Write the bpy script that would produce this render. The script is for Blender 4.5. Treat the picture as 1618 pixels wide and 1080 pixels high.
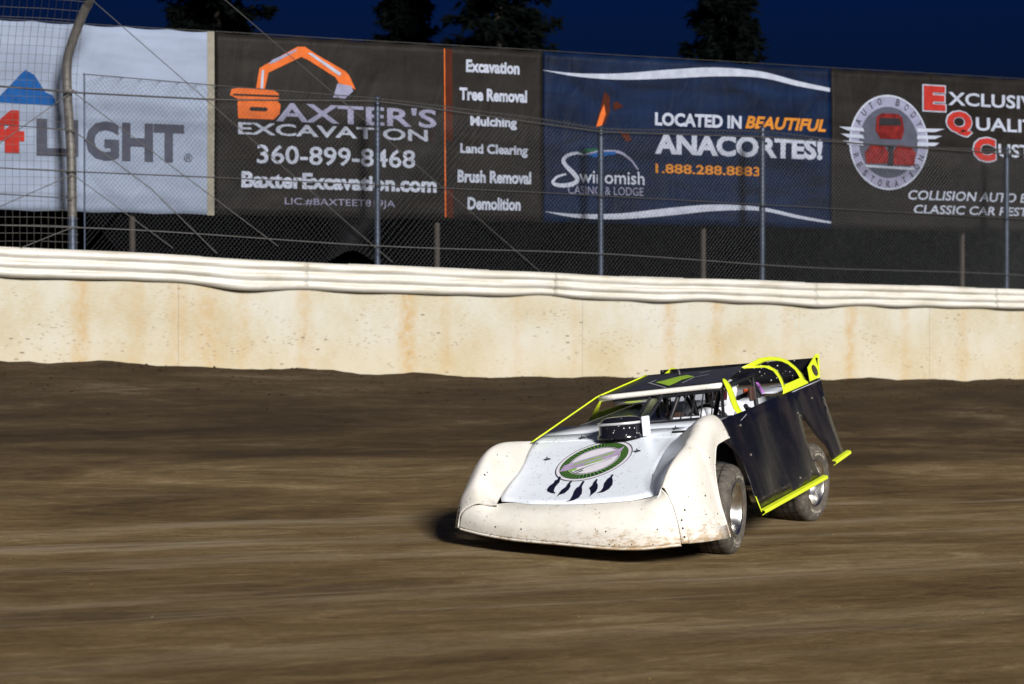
import bpy, bmesh, math, random
from mathutils import Vector, Matrix, noise
from mathutils.bvhtree import BVHTree
random.seed(7)
R = math.radians
scene = bpy.context.scene
for o in list(bpy.data.objects): bpy.data.objects.remove(o)

# ------------------------------------------------------------------ camera, light
cam_d = bpy.data.cameras.new('camera'); cam = bpy.data.objects.new('camera', cam_d)
scene.collection.objects.link(cam); scene.camera = cam
cam.location = (0, 0, 1.8)
cam.rotation_euler = (R(90) - 20/3020, 0, 0)
cam_d.sensor_width = 36; cam_d.lens = 3020/1618*36
cam_d.clip_start = .1; cam_d.clip_end = 3000
cam_d.dof.use_dof = True; cam_d.dof.focus_distance = 15.6; cam_d.dof.aperture_fstop = 2.2
world = bpy.data.worlds.new("World"); scene.world = world; world.use_nodes = True
wn = world.node_tree.nodes; bgn = wn['Background']
sky = wn.new('ShaderNodeTexSky'); sky.sky_type = 'NISHITA'; sky.sun_disc = False
SUN_AZ = math.atan2(.62, -.78); SUN_EL = R(25)
sky.sun_elevation = R(1); sky.sun_rotation = R(180); sky.ozone_density = 10; sky.air_density = 1.5; sky.dust_density = 0
world.node_tree.links.new(sky.outputs[0], bgn.inputs[0]); bgn.inputs[1].default_value = 0.08
sun_d = bpy.data.lights.new('sun', 'SUN'); sun = bpy.data.objects.new('sun', sun_d); scene.collection.objects.link(sun)
sun_d.energy = 5.0; sun_d.angle = R(13); sun_d.color = (1, .955, .895)
sdir = Vector((.42, -.91, 0)).normalized()*math.cos(SUN_EL) + Vector((0, 0, math.sin(SUN_EL)))
sun.rotation_euler = sdir.to_track_quat('Z', 'Y').to_euler()
scene.view_settings.view_transform = 'Standard'; scene.view_settings.look = 'None'
scene.view_settings.exposure = .5; scene.view_settings.gamma = 1
scene.cycles.use_denoising = True

COL = scene.collection
# ------------------------------------------------------------------ helpers
def tag(o, label=None, cat=None, group=None, kind=None):
    if label: o['label'] = label
    if cat: o['category'] = cat
    if group: o['group'] = group
    if kind: o['kind'] = kind
    return o
def empty(name, loc=(0, 0, 0), label=None, cat=None, group=None):
    o = bpy.data.objects.new(name, None); COL.objects.link(o); o.location = loc; o.empty_display_size = .1
    return tag(o, label, cat, group)
class MB:
    """collects geometry, then links it as ONE mesh object"""
    def __init__(s): s.v = []; s.f = []; s.sm = []
    def add(s, vs, fs, smooth=False):
        n = len(s.v); s.v += [tuple(v) for v in vs]; s.f += [tuple(i+n for i in f) for f in fs]; s.sm += [smooth]*len(fs)
    def box(s, c, d, M=None):
        c = Vector(c); vs = [Vector((x*d[0]/2, y*d[1]/2, z*d[2]/2)) for x in (-1, 1) for y in (-1, 1) for z in (-1, 1)]
        if M is not None: vs = [M@v for v in vs]
        s.add([v+c for v in vs], [(0, 1, 3, 2), (4, 6, 7, 5), (0, 4, 5, 1), (2, 3, 7, 6), (0, 2, 6, 4), (1, 5, 7, 3)])
    def tube(s, pts, r, n=8, cap=True, smooth=True):
        pts = [Vector(p) for p in pts]; rs = r if isinstance(r, (list, tuple)) else [r]*len(pts)
        rings = []; up = None
        for i, p in enumerate(pts):
            t = (pts[min(i+1, len(pts)-1)]-pts[max(i-1, 0)]).normalized()
            if up is None:
                up = Vector((0, 0, 1)) if abs(t.z) < .9 else Vector((1, 0, 0))
            a = (up - t*up.dot(t)).normalized(); up = a; b = t.cross(a)
            rings.append([p+(a*math.cos(2*math.pi*k/n)+b*math.sin(2*math.pi*k/n))*rs[i] for k in range(n)])
        vs = [v for r_ in rings for v in r_]
        fs = [(i*n+k, i*n+(k+1) % n, (i+1)*n+(k+1) % n, (i+1)*n+k) for i in range(len(pts)-1) for k in range(n)]
        s.add(vs, fs, smooth)
        if cap: s.add(rings[0], [tuple(range(n))[::-1]]); s.add(rings[-1], [tuple(range(n))])
    def grid(s, rows, smooth=True):
        m = len(rows[0]); vs = [p for r_ in rows for p in r_]
        s.add(vs, [(i*m+j, i*m+j+1, (i+1)*m+j+1, (i+1)*m+j) for i in range(len(rows)-1) for j in range(m-1)], smooth)
    def poly(s, pts): s.add(pts, [tuple(range(len(pts)))])
    def lathe(s, prof, M, n=48, smooth=True):
        # prof: (axial, radius); axis = local X of M
        vs = [M@Vector((a, r*math.cos(2*math.pi*k/n), r*math.sin(2*math.pi*k/n))) for a, r in prof for k in range(n)]
        fs = [(i*n+k, i*n+(k+1) % n, (i+1)*n+(k+1) % n, (i+1)*n+k) for i in range(len(prof)-1) for k in range(n)]
        s.add(vs, fs, smooth)
    def build(s, name, mat, parent=None, thick=0, bevel=0, subsurf=0, offset=0, merge=False):
        me = bpy.data.meshes.new(name); me.from_pydata(s.v, [], s.f); me.update()
        me.polygons.foreach_set('use_smooth', s.sm)
        if merge or thick or subsurf:
            bm = bmesh.new(); bm.from_mesh(me); bmesh.ops.remove_doubles(bm, verts=bm.verts, dist=1e-5)
            bmesh.ops.recalc_face_normals(bm, faces=bm.faces); bm.to_mesh(me); bm.free()
        o = bpy.data.objects.new(name, me); COL.objects.link(o)
        if mat: me.materials.append(mat)
        if parent: o.parent = parent
        if subsurf:
            m = o.modifiers.new('sub', 'SUBSURF'); m.levels = m.render_levels = subsurf
        if thick:
            m = o.modifiers.new('sol', 'SOLIDIFY'); m.thickness = thick; m.offset = offset
        if bevel:
            m = o.modifiers.new('bev', 'BEVEL'); m.width = bevel; m.segments = 2; m.limit_method = 'ANGLE'
        return o
def lerp(a, b, t): return a+(b-a)*t
def pw(pts, x):
    if x <= pts[0][0]: return pts[0][1]
    for (a, b), (c, d) in zip(pts, pts[1:]):
        if x <= c: return lerp(b, d, (x-a)/(c-a))
    return pts[-1][1]
def cr(P, n):
    """Catmull-Rom resample of a list of Vectors, n subdivisions per span"""
    P = [Vector(p) for p in P]; out = []
    for i in range(len(P)-1):
        p0 = P[max(i-1, 0)]; p1 = P[i]; p2 = P[i+1]; p3 = P[min(i+2, len(P)-1)]
        for k in range(n):
            t = k/n
            out.append(.5*((2*p1)+(p2-p0)*t+(2*p0-5*p1+4*p2-p3)*t*t+(-p0+3*p1-3*p2+p3)*t**3))
    out.append(P[-1]); return out

# ------------------------------------------------------------------ materials
class NT:
    def __init__(s, name):
        s.m = bpy.data.materials.new(name); s.m.use_nodes = True; s.t = s.m.node_tree
        s.b = s.t.nodes['Principled BSDF']; s.tc = s.n('ShaderNodeTexCoord')
    def n(s, ty, **k):
        nd = s.t.nodes.new(ty)
        for a, b in k.items(): setattr(nd, a, b)
        return nd
    def l(s, a, b): s.t.links.new(a, b)
    def inp(s, sock, v):
        if hasattr(v, 'is_output') or isinstance(v, bpy.types.NodeSocket): s.l(v, sock)
        else: sock.default_value = v
    def math(s, op, a, b=0, c=0, clamp=False):
        nd = s.n('ShaderNodeMath', operation=op); nd.use_clamp = clamp
        s.inp(nd.inputs[0], a); s.inp(nd.inputs[1], b); s.inp(nd.inputs[2], c); return nd.outputs[0]
    def mapping(s, scale=(1, 1, 1), loc=(0, 0, 0), rot=(0, 0, 0), src=None):
        nd = s.n('ShaderNodeMapping'); nd.inputs['Scale'].default_value = scale; nd.inputs['Location'].default_value = loc
        nd.inputs['Rotation'].default_value = rot
        s.l(src or s.tc.outputs['Object'], nd.inputs[0]); return nd.outputs[0]
    def noise(s, vec, scale=5, detail=4, rough=.55, dist=0):
        nd = s.n('ShaderNodeTexNoise'); s.l(vec, nd.inputs['Vector']); nd.inputs['Scale'].default_value = scale
        nd.inputs['Detail'].default_value = detail; nd.inputs['Roughness'].default_value = rough; nd.inputs['Distortion'].default_value = dist
        return nd.outputs['Fac']
    def ramp(s, f, stops):
        nd = s.n('ShaderNodeValToRGB'); e = nd.color_ramp.elements
        while len(e) < len(stops): e.new(.5)
        for el, (p, c) in zip(e, stops): el.position = p; el.color = c if len(c) == 4 else (*c, 1)
        s.l(f, nd.inputs[0]); return nd.outputs[0]
    def sm(s, f, a, b, lo=0, hi=1):
        nd = s.n('ShaderNodeMapRange'); nd.interpolation_type = 'SMOOTHSTEP'
        s.inp(nd.inputs[0], f)
        for i, v in ((1, a), (2, b), (3, lo), (4, hi)): nd.inputs[i].default_value = v
        return nd.outputs[0]
    def mix(s, f, a, b, mode='MIX'):
        nd = s.n('ShaderNodeMix', data_type='RGBA', blend_type=mode)
        s.inp(nd.inputs[0], f)
        for i, v in ((6, a), (7, b)):
            if isinstance(v, tuple): v = v if len(v) == 4 else (*v, 1)
            s.inp(nd.inputs[i], v)
        return nd.outputs[2]
    def bump(s, h, strength=.3, dist=.01):
        nd = s.n('ShaderNodeBump'); nd.inputs['Strength'].default_value = strength; nd.inputs['Distance'].default_value = dist
        s.l(h, nd.inputs['Height']); s.l(nd.outputs[0], s.b.inputs['Normal'])
    def col(s, c):
        s.inp(s.b.inputs['Base Color'], (*c, 1) if isinstance(c, tuple) and len(c) == 3 else c)
    def rough(s, v): s.inp(s.b.inputs['Roughness'], v)
def ink(name, c, rough=.7, var=.15): return simple(name, c, rough, var=var, spec=.06)
def simple(name, c, rough=.5, metal=0, var=.15, scale=8, bump=0, spec=None, coat=0):
    t = NT(name)
    nz = t.noise(t.mapping(), scale, 5)
    c2 = tuple(max(0, x*(1-var)) for x in c); c3 = tuple(min(1, x*(1+var)) for x in c)
    t.col(t.ramp(nz, [(.3, c2), (.7, c3)])); t.rough(rough); t.b.inputs['Metallic'].default_value = metal
    if spec is not None: t.b.inputs['Specular IOR Level'].default_value = spec
    if coat: t.b.inputs['Coat Weight'].default_value = coat; t.b.inputs['Coat Roughness'].default_value = .08
    if bump: t.bump(nz, bump)
    return t.m

# dirt: object space of the ground is (s along wall, q towards camera)
def m_dirt():
    t = NT('track_dirt')
    sx = t.n('ShaderNodeSeparateXYZ'); t.l(t.tc.outputs['Object'], sx.inputs[0]); q = sx.outputs[1]; s_ = sx.outputs[0]
    rot = R(2)
    r8 = t.mapping(rot=(0, 0, R(7))); r3 = t.mapping(rot=(0, 0, R(3)))
    n1 = t.noise(t.mapping((.17, .62, 1), src=r8), 1.0, 8, .66, .9)
    n2 = t.noise(t.mapping((.95, 2.9, 1), src=r3), 1.3, 9, .72, .9)
    n3 = t.noise(t.mapping((3.2, 8.5, 1)), 2.0, 8, .78, .6)
    n4 = t.noise(t.mapping((16, 38, 1)), 1.0, 6, .75)
    a = t.math('MULTIPLY_ADD', n2, .50, t.math('MULTIPLY', n1, .56))
    a = t.math('MULTIPLY_ADD', n3, .22, a)
    a = t.math('MULTIPLY_ADD', n4, .26, a)          # mean ~ .775
    a = t.math('SUBTRACT', a, .262)
    dry = t.ramp(a, [(.36, (.060, .038, .015)), (.46, (.108, .071, .030)), (.55, (.155, .108, .049)), (.66, (.26, .195, .108))])
    wet = t.ramp(a, [(.36, (.020, .012, .006)), (.48, (.036, .023, .011)), (.58, (.056, .038, .020)), (.70, (.13, .10, .065))])
    qn = t.math('MULTIPLY_ADD', t.math('SUBTRACT', n1, .5), 9.0, q)
    f = t.sm(qn, 3.2, 10.5)
    c = t.mix(f, wet, dry)
    # polished tyre lines beside and ahead of the car
    st = t.noise(t.mapping((.16, 3.2, 1), src=r8), 1.2, 5, .62, .4)
    band = t.math('MULTIPLY', t.sm(q, 7.2, 10.0), t.sm(q, 19.0, 14.0))
    pl = t.math('MULTIPLY', t.sm(st, .56, .72), band)
    c = t.mix(t.math('MULTIPLY', pl, .46), c, (.27, .225, .165))
    sr = t.n('ShaderNodeSeparateXYZ'); t.l(r8, sr.inputs[0]); wq = t.math('MULTIPLY_ADD', t.math('SUBTRACT', t.noise(t.mapping((.5, .8, 1)), 1.0, 4, .6), .5), .9, sr.outputs[1])
    brk = t.sm(t.noise(t.mapping((.35, 5, 1), src=r8), 1.5, 6, .72), .40, .62, .12, 1)
    for c0, w0, k0 in ((10.15, .26, .55), (11.15, .26, .5), (11.95, .34, .45), (13.65, .5, .35), (15.6, .5, .25)):
        g_ = t.sm(t.math('ABSOLUTE', t.math('SUBTRACT', wq, c0)), 0, w0, k0, 0)
        c = t.mix(t.math('MULTIPLY', g_, brk), c, (.30, .245, .175))
    # crumbly lighter marbles up by the wall
    mb = t.noise(t.mapping((3.5, 9, 1)), 2.2, 6, .75)
    mband = t.math('MULTIPLY', t.sm(q, .5, 1.6), t.sm(q, 4.6, 2.6))
    c = t.mix(t.math('MULTIPLY', t.math('MULTIPLY', t.sm(mb, .56, .72), mband), .55), c, (.13, .105, .08))
    # dark gouges
    dk = t.noise(t.mapping((1.3, 10, 1), loc=(7, 3, 0)), 1.6, 3, .6)
    c = t.mix(t.sm(dk, .70, .76, 0, .75), c, (.018, .011, .006))
    t.col(c); t.rough(t.math('SUBTRACT', .92, t.math('MULTIPLY', pl, .25))); t.b.inputs['Specular IOR Level'].default_value = .12
    h = t.math('MULTIPLY_ADD', n3, .6, t.math('MULTIPLY', n4, .6)); h = t.math('MULTIPLY_ADD', n2, 1.0, h)
    t.bump(h, .9, .035)
    return t.m
STAINS = [(1.05, .14, .75), (1.78, .10, .4), (2.35, .16, .55), (2.75, .22, .6), (3.25, .10, .5), (4.1, .12, .55), (5.62, .13, 1.0), (6.2, .10, .4), (7.3, .08, .3), (8.2, .07, .3),
          (9.75, .10, .65), (10.55, .12, .55), (11.75, .09, .4), (12.9, .12, .85), (13.9, .1, .5), (15.0, .13, .5), (16.2, .12, .6), (18.0, .1, .6), (-1.2, .14, .7)]
def m_wall():
    t = NT('painted_concrete'); sx = t.n('ShaderNodeSeparateXYZ'); t.l(t.tc.outputs['Object'], sx.inputs[0]); s_ = sx.outputs[0]; z = sx.outputs[2]
    wob = t.noise(t.mapping((3, 1, 2.2)), 1.2, 4, .6); s2 = t.math('MULTIPLY_ADD', t.math('SUBTRACT', wob, .5), .22, s_)
    patch = t.noise(t.mapping((.55, 1, .5)), 1.6, 6, .6); fine = t.noise(t.mapping((6, 1, 26)), 2.0, 6, .72)
    mixf = t.math('MULTIPLY_ADD', fine, .35, t.math('MULTIPLY', patch, .65))
    base = t.ramp(mixf, [(.32, (.32, .26, .165)), (.43, (.355, .32, .235)), (.52, (.385, .37, .31)), (.64, (.41, .405, .375))])
    tot = None
    for s0, w, k in STAINS:
        g = t.sm(t.math('ABSOLUTE', t.math('SUBTRACT', s2, s0)), 0, w*1.5, k, 0)
        tot = g if tot is None else t.math('MAXIMUM', tot, g)
    run = t.noise(t.mapping((5.5, 1, .5)), 1.4, 4, .6)
    tot = t.math('MAXIMUM', tot, t.sm(run, .56, .78, 0, .45))
    brk = t.noise(t.mapping((4, 1, 3.5)), 2.2, 6, .7)
    fac = t.math('MULTIPLY', tot, t.sm(brk, .34, .62, .2, .8))
    c = t.mix(fac, base, (.35, .225, .085))
    low = t.sm(z, 1.95, 1.15, 0, .22); c = t.mix(low, c, (.44, .33, .16))
    # mud flecks thrown on the wall
    vo = t.n('ShaderNodeTexVoronoi'); t.l(t.mapping((10, 1, 30)), vo.inputs['Vector']); vo.inputs['Scale'].default_value = 1.0; vo.inputs['Randomness'].default_value = 1
    msk = t.noise(t.mapping((.9, 1, 1.6), loc=(3, 0, 1)), 1.5, 4, .6)
    fl = t.math('MULTIPLY', t.sm(vo.outputs['Distance'], .30, .14), t.sm(msk, .47, .62))
    c = t.mix(t.math('MULTIPLY', fl, .55), c, (.13, .085, .045))
    vo2 = t.n('ShaderNodeTexVoronoi'); t.l(t.mapping((4, 1, 11), loc=(1, 0, 5)), vo2.inputs['Vector']); vo2.inputs['Scale'].default_value = 1.0
    msk2 = t.noise(t.mapping((.5, 1, 1.0), loc=(9, 0, 1)), 1.5, 3, .6)
    fl2 = t.math('MULTIPLY', t.sm(vo2.outputs['Distance'], .17, .08), t.sm(msk2, .52, .6))
    c = t.mix(t.math('MULTIPLY', fl2, .8), c, (.10, .065, .035))
    t.col(c); t.rough(.8); t.b.inputs['Specular IOR Level'].default_value = .2
    t.bump(t.math('MULTIPLY_ADD', fine, .5, patch), .35, .02); return t.m
def m_rail():
    t = NT('painted_rail'); a = t.noise(t.mapping((.9, 1, 3)), 2, 6, .65); b = t.noise(t.mapping((7, 1, 40)), 2, 5, .7)
    c = t.ramp(a, [(.3, (.37, .35, .29)), (.5, (.46, .45, .415)), (.7, (.51, .51, .49))])
    c = t.mix(t.sm(b, .60, .72, 0, .75), c, (.20, .14, .08)); g_ = t.noise(t.mapping((.35, 1, 22)), 1.5, 3, .5); c = t.mix(t.sm(g_, .55, .66, 0, .55), c, (.24, .21, .16)); t.col(c); t.rough(.45); t.bump(a, .3, .02); return t.m
def m_plastic():
    t = NT('nose_plastic'); ob = t.tc.outputs['Object']
    sx = t.n('ShaderNodeSeparateXYZ'); t.l(ob, sx.inputs[0])
    a = t.noise(t.mapping((2, 2, 3)), 2.2, 5, .6)
    c = t.ramp(a, [(.3, (.585, .565, .51)), (.7, (.635, .62, .59))])
    d = t.noise(t.mapping((5, 5, 14)), 2.2, 8, .78)
    lowf = t.sm(sx.outputs[2], .30, .02, 0, .14)
    c = t.mix(t.sm(t.math('ADD', d, lowf), .57, .72, 0, .75), c, (.30, .20, .10))
    band = t.sm(sx.outputs[2], .115, .03, 0, .5); c = t.mix(t.math('MULTIPLY', band, t.sm(d, .3, .6)), c, (.42, .29, .15))
    vo = t.n('ShaderNodeTexVoronoi'); t.l(t.mapping((22, 22, 22)), vo.inputs['Vector']); vo.inputs['Scale'].default_value = 1
    mk = t.noise(t.mapping((2, 2, 2), loc=(5, 1, 2)), 2, 3)
    c = t.mix(t.math('MULTIPLY', t.sm(vo.outputs['Distance'], .17, .09), t.sm(mk, .46, .6, .1, .9)), c, (.22, .15, .08))
    t.col(c); t.rough(.38); t.b.inputs['Specular IOR Level'].default_value = .45
    t.bump(t.noise(t.mapping((3, 3, 3)), 1.5, 3), .25, .03); return t.m
def m_sheet(name, base, speck=(.13, .10, .08), dens=.5, rough=.32, scale=26, amt=.85, wave=.2):
    t = NT(name); a = t.noise(t.mapping((1.5, 1.5, 1.5)), 2, 4)
    c = t.ramp(a, [(.3, tuple(x*.94 for x in base)), (.7, base)])
    vo = t.n('ShaderNodeTexVoronoi'); t.l(t.mapping((1, 1, 1)), vo.inputs['Vector']); vo.inputs['Scale'].default_value = scale
    mk = t.noise(t.mapping((3, 3, 3), loc=(5, 1, 2)), 2, 3)
    c = t.mix(t.math('MULTIPLY', t.sm(vo.outputs['Distance'], .20, .10), t.sm(mk, dens, dens+.1, 0, amt)), c, speck)
    t.col(c); t.rough(rough); t.bump(t.noise(t.mapping((1.6, 1.6, 1.6)), 1.6, 2), wave, .03); return t.m
def m_tyre():
    t = NT('tyre_rubber'); a = t.noise(t.mapping((1, 1, 1)), 14, 8, .7); b = t.noise(t.mapping((1, 1, 1)), 90, 3, .6)
    c = t.ramp(a, [(.32, (.030, .026, .022)), (.52, (.072, .063, .052)), (.72, (.15, .13, .105))])
    t.col(c); t.rough(.85); t.bump(b, .4, .004); return t.m
def m_banner(name, base, var=.25, rough=.55):
    t = NT(name); a = t.noise(t.mapping((.7, 1, 2.2), rot=(0, R(8), 0)), 1.4, 5, .55, .6)
    c = t.ramp(a, [(.3, tuple(x*(1-var) for x in base)), (.7, tuple(min(1, x*(1+var)) for x in base))])
    t.col(c); t.rough(rough); t.b.inputs['Specular IOR Level'].default_value = .08; t.bump(t.noise(t.mapping((1.2, 1, .6), rot=(0, R(-6), 0)), 2.2, 4, .5, .8), .5, .05); return t.m
def m_blackpanel():
    t = NT('black_panel'); a = t.noise(t.mapping((1.5, 1, .4), rot=(0, R(18), 0)), 1.2, 2, .4, .2)
    d = t.noise(t.mapping((1.6, 1, .8), rot=(0, R(14), 0)), 1.8, 6, .6)
    c = t.mix(t.sm(d, .45, .75, 0, .6), (.005, .005, .007), (.030, .022, .022))
    t.col(c); t.rough(t.sm(d, .35, .7, .20, .42)); t.b.inputs['Specular IOR Level'].default_value = .3
    t.bump(a, .5, .05); return t.m

M = {}
M['dirt'] = m_dirt(); M['wall'] = m_wall(); M['rail'] = m_rail(); M['plastic'] = m_plastic()
M['hood'] = m_sheet('hood_white', (.80, .86, .95), dens=.40, scale=24)
M['deck'] = m_sheet('deck_grey', (.62, .66, .74), dens=.45, scale=20, rough=.3)
M['inner'] = m_sheet('inner_white', (.72, .76, .84), dens=.6, scale=20, rough=.35)
M['lip'] = m_sheet('roof_lip', (.80, .77, .72), speck=(.30, .20, .12), dens=.30, scale=60, amt=1)
M['roof'] = m_sheet('roof_black', (.022, .023, .028), speck=(.2, .19, .18), dens=.55, scale=30, rough=.35)
M['spoiler'] = m_sheet('spoiler_black', (.008, .008, .010), speck=(.75, .75, .75), dens=.36, scale=22, rough=.3)
M['air'] = m_sheet('air_black', (.010, .010, .014), speck=(.7, .7, .7), dens=.40, scale=34, rough=.12)
M['yellow'] = simple('safety_yellow', (.58, .70, .020), .42, var=.08)
M['black'] = m_blackpanel()
M['bar'] = simple('bar_black', (.012, .012, .016), .35, var=.3)
M['under'] = simple('chassis_dark', (.018, .018, .022), .6, var=.4)
M['tyre'] = m_tyre()
M['groove'] = simple('tyre_groove', (.012, .011, .010), .9)
M['alloy'] = simple('alloy_rim', (.74, .73, .70), .24, 1.0, var=.15, scale=6, bump=.05)
M['dusty'] = simple('dusty_alloy', (.50, .46, .41), .45, .7, var=.3, scale=12)
M['silver'] = simple('silver_paint', (.52, .53, .55), .35, .3)
M['navy'] = simple('decal_navy', (.006, .005, .020), .4, var=.2)
M['dgreen'] = simple('decal_dark_green', (.010, .045, .018), .4, var=.3, scale=40)
M['lgreen'] = simple('decal_light_green', (.25, .55, .05), .4, var=.2, scale=40)
M['lav'] = simple('decal_lavender', (.42, .33, .50), .4, var=.25, scale=12)
M['pale'] = simple('decal_pale', (.74, .72, .80), .4, var=.05)
M['numgreen'] = simple('number_green', (.30, .50, .03), .4, var=.15)
M['greyline'] = simple('decal_grey', (.30, .31, .33), .4)
M['mark'] = simple('sidewall_lettering', (.50, .47, .40), .8, var=.4, scale=60)
M['purple'] = simple('purple_pad', (.35, .12, .45), .6)
M['orange'] = simple('orange_plastic', (.75, .12, .03), .5)
M['brownred'] = simple('seat_brown', (.05, .022, .016), .7)
M['suit'] = simple('white_suit', (.68, .71, .78), .8, var=.1, bump=.2)
M['glove'] = simple('black_glove', (.03, .03, .035), .7)
M['helmet'] = simple('helmet_white', (.80, .81, .84), .18, var=.03)
M['visor'] = simple('visor_dark', (.05, .012, .02), .08, var=.3, scale=6)
M['galv'] = simple('galvanised', (.07, .09, .13), .38, .7, var=.2, scale=10)
M['pipe'] = simple('weathered_pipe', (.10, .095, .09), .55, .3, var=.3, scale=6)
M['rusty'] = simple('rusty_post', (.032, .025, .020), .8, var=.3, scale=12)
M['wire'] = simple('fence_wire', (.042, .046, .052), .5, .5, var=.15)
M['dwire'] = simple('weld_wire', (.075, .07, .065), .6, .3, var=.2)
M['cable'] = simple('steel_cable', (.02, .02, .02), .55, .2, var=.2)
M['cablel'] = simple('pale_cable', (.06, .06, .06), .55, .3, var=.2)
M['b_white'] = m_banner('banner_white', (.185, .225, .31), .10)
M['b_brown'] = m_banner('banner_brown', (.0085, .0072, .0065), .45)
M['b_navy'] = m_banner('banner_navy', (.0012, .0062, .024), .6)
M['b_trim'] = simple('banner_trim', (.16, .15, .12), .7)
M['t_white'] = ink('print_white', (.27, .30, .38))
M['t_lilac'] = ink('print_lilac', (.17, .175, .26))
M['t_grey'] = ink('print_slate', (.050, .055, .080))
M['t_blue'] = ink('print_blue', (.008, .060, .21))
M['t_red'] = ink('print_red', (.26, .020, .016))
M['t_orange'] = ink('print_orange', (.42, .095, .022))
M['t_amber'] = ink('print_amber', (.36, .14, .02))
M['t_rust'] = ink('print_rust', (.042, .010, .005))
M['t_truck'] = ink('print_truck_red', (.11, .010, .010), var=.5)
M['t_green'] = ink('print_green', (.006, .06, .03))
M['t_dark'] = ink('print_dark', (.015, .015, .018))
M['bark'] = simple('bark', (.02, .015, .012), .9, var=.4)
M['needle'] = simple('conifer_needles', (.0022, .0032, .003), .95, var=.5, scale=2, spec=0)  # near-black base colour carries the missing light; the floodlights don't reach the trees
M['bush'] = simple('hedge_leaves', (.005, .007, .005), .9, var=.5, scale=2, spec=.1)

# ------------------------------------------------------------------ wall frame: s along, q toward the track
W0 = Vector((-6.697, 25, 0)); TD = Vector((15, 6, 0)).normalized(); ND = Vector((6, -15, 0)).normalized()
ANG = math.atan2(6, 15)
def wp(s, q, z): return W0 + TD*s + ND*q + Vector((0, 0, z))
BASE = [(-30, 1.75), (0, 1.39), (1.2, 1.355), (2.07, 1.325), (3.2, 1.265), (4.65, 1.22), (6.15, 1.14), (8.12, 1.095), (10, 1.065), (12.97, 1.02), (16.16, .99), (45, .7)]
def zb(s): return pw(BASE, s)
def zbl(s): return 1.386-.0245*max(-30, min(45, s))
def profile(q): return 1.38*(1-math.exp(-(max(q, 0)/6)**1.3))
def gz(s, q):
    if q < -.05: return zb(max(-30, min(45, s)))
    f = math.exp(-(q/1.2)**2)
    z = lerp(zbl(s), zb(s), f) - profile(q)
    fade = math.exp(-((q-12)/22)**2)
    z += .012*noise.noise(Vector((s*.35, q*1.7, 0)))*fade*min(1, q)
    z += .05*noise.noise(Vector((s*1.1, q*.8, 4)))*math.exp(-(q/.9)**2)
    z += .02*noise.noise(Vector((s*4.1, q*3, 9)))*math.exp(-(q/.7)**2)
    return z
def gxy(x, y):
    d = Vector((x, y, 0))-W0; return gz(d.dot(TD), d.dot(ND))
def ax(a, b, st): 
    n = max(1, round((b-a)/st)); return [a+(b-a)*i/n for i in range(n)]
ss = ax(-900, -40, 120)+ax(-40, -6, 2)+ax(-6, 20, .13)+ax(20, 50, 2)+ax(50, 900, 120)+[900]
qs = ax(-900, -20, 110)+ax(-20, 0, 5)+ax(0, 3, .1)+ax(3, 18, .11)+ax(18, 34, 1)+ax(34, 900, 120)+[900]
g = MB()
# object axes: x = s, y = q (mirrored frame), built directly in local coordinates
g.grid([[Vector((s, q, gz(s, q))) for s in ss] for q in qs])
ground = g.build('ground', M['dirt'])
ground.matrix_world = Matrix(((TD.x, ND.x, 0, W0.x), (TD.y, ND.y, 0, W0.y), (0, 0, 1, 0), (0, 0, 0, 1)))
ground.data.flip_normals(); tag(ground, kind='structure')

# loose clods: one uncountable scatter
cl = MB()
def clod(c, r):
    vs = []; 
    for k, (x, y, z) in enumerate([(1, 0, 0), (-1, 0, 0), (0, 1, 0), (0, -1, 0), (0, 0, .7), (0, 0, -.5)]):
        j = 1+random.uniform(-.35, .35); vs.append(Vector(c)+Vector((x, y, z))*r*j)
    cl.add(vs, [(0, 2, 4), (2, 1, 4), (1, 3, 4), (3, 0, 4), (2, 0, 5), (1, 2, 5), (3, 1, 5), (0, 3, 5)])
for i in range(1700):
    s = random.uniform(-4, 19); q = abs(random.gauss(0, 1.3))+.05 if i < 1000 else random.uniform(.5, 17)
    r = random.choice([.006, .009, .012, .016, .024]) * (1 if q < 4 else .6)
    clod((s, q, gz(s, q)+r*.2), r)
clods = cl.build('dirt_clods', M['dirt']); clods.matrix_world = ground.matrix_world
tag(clods, 'small loose clods of brown dirt strewn over the clay track', 'dirt clods', kind='stuff')

def place(o, q=0):  # wall-frame object: local x = s, y = -q, z up
    o.matrix_world = Matrix.Translation(W0) @ Matrix.Rotation(ANG, 4, 'Z'); return o
# concrete wall (local: x = s, y = depth away from track)
def wtop(s): return pw([(-30, 3.3), (0, 2.80), (3.38, 2.70), (6.15, 2.60), (10, 2.50), (16.16, 2.38), (45, 1.7)], s)
wall = place(empty('concrete_wall', label='cream painted concrete track wall streaked with rust and mud flecks', cat='wall'))
s0 = -14.0; seams = [-14, -6.9, .1-1.0, 6.95-2.8+.5, 10.6-1.4, 13.85, 19.5, 26, 32]
seams = [-14, -7, -1.6, 2.35, 8.33, 14.35, 20, 26, 32]
for a, b in zip(seams, seams[1:]):
    m = MB(); ks = ax(a+.0015, b-.0015, .5)+[b-.0015]
    for i, s in enumerate(ks): pass
    prof = lambda s: [Vector((s, 0, zb(s)-.6)), Vector((s, 0, wtop(s)-.012)), Vector((s, .012, wtop(s))), Vector((s, .28, wtop(s))), Vector((s, .28, zb(s)-.6))]
    rows = [prof(s) for s in ks]; m.grid(rows, False); m.poly(rows[0]); m.poly(rows[-1][::-1])
    m.build('wall_panel', M['wall'], wall)
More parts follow.
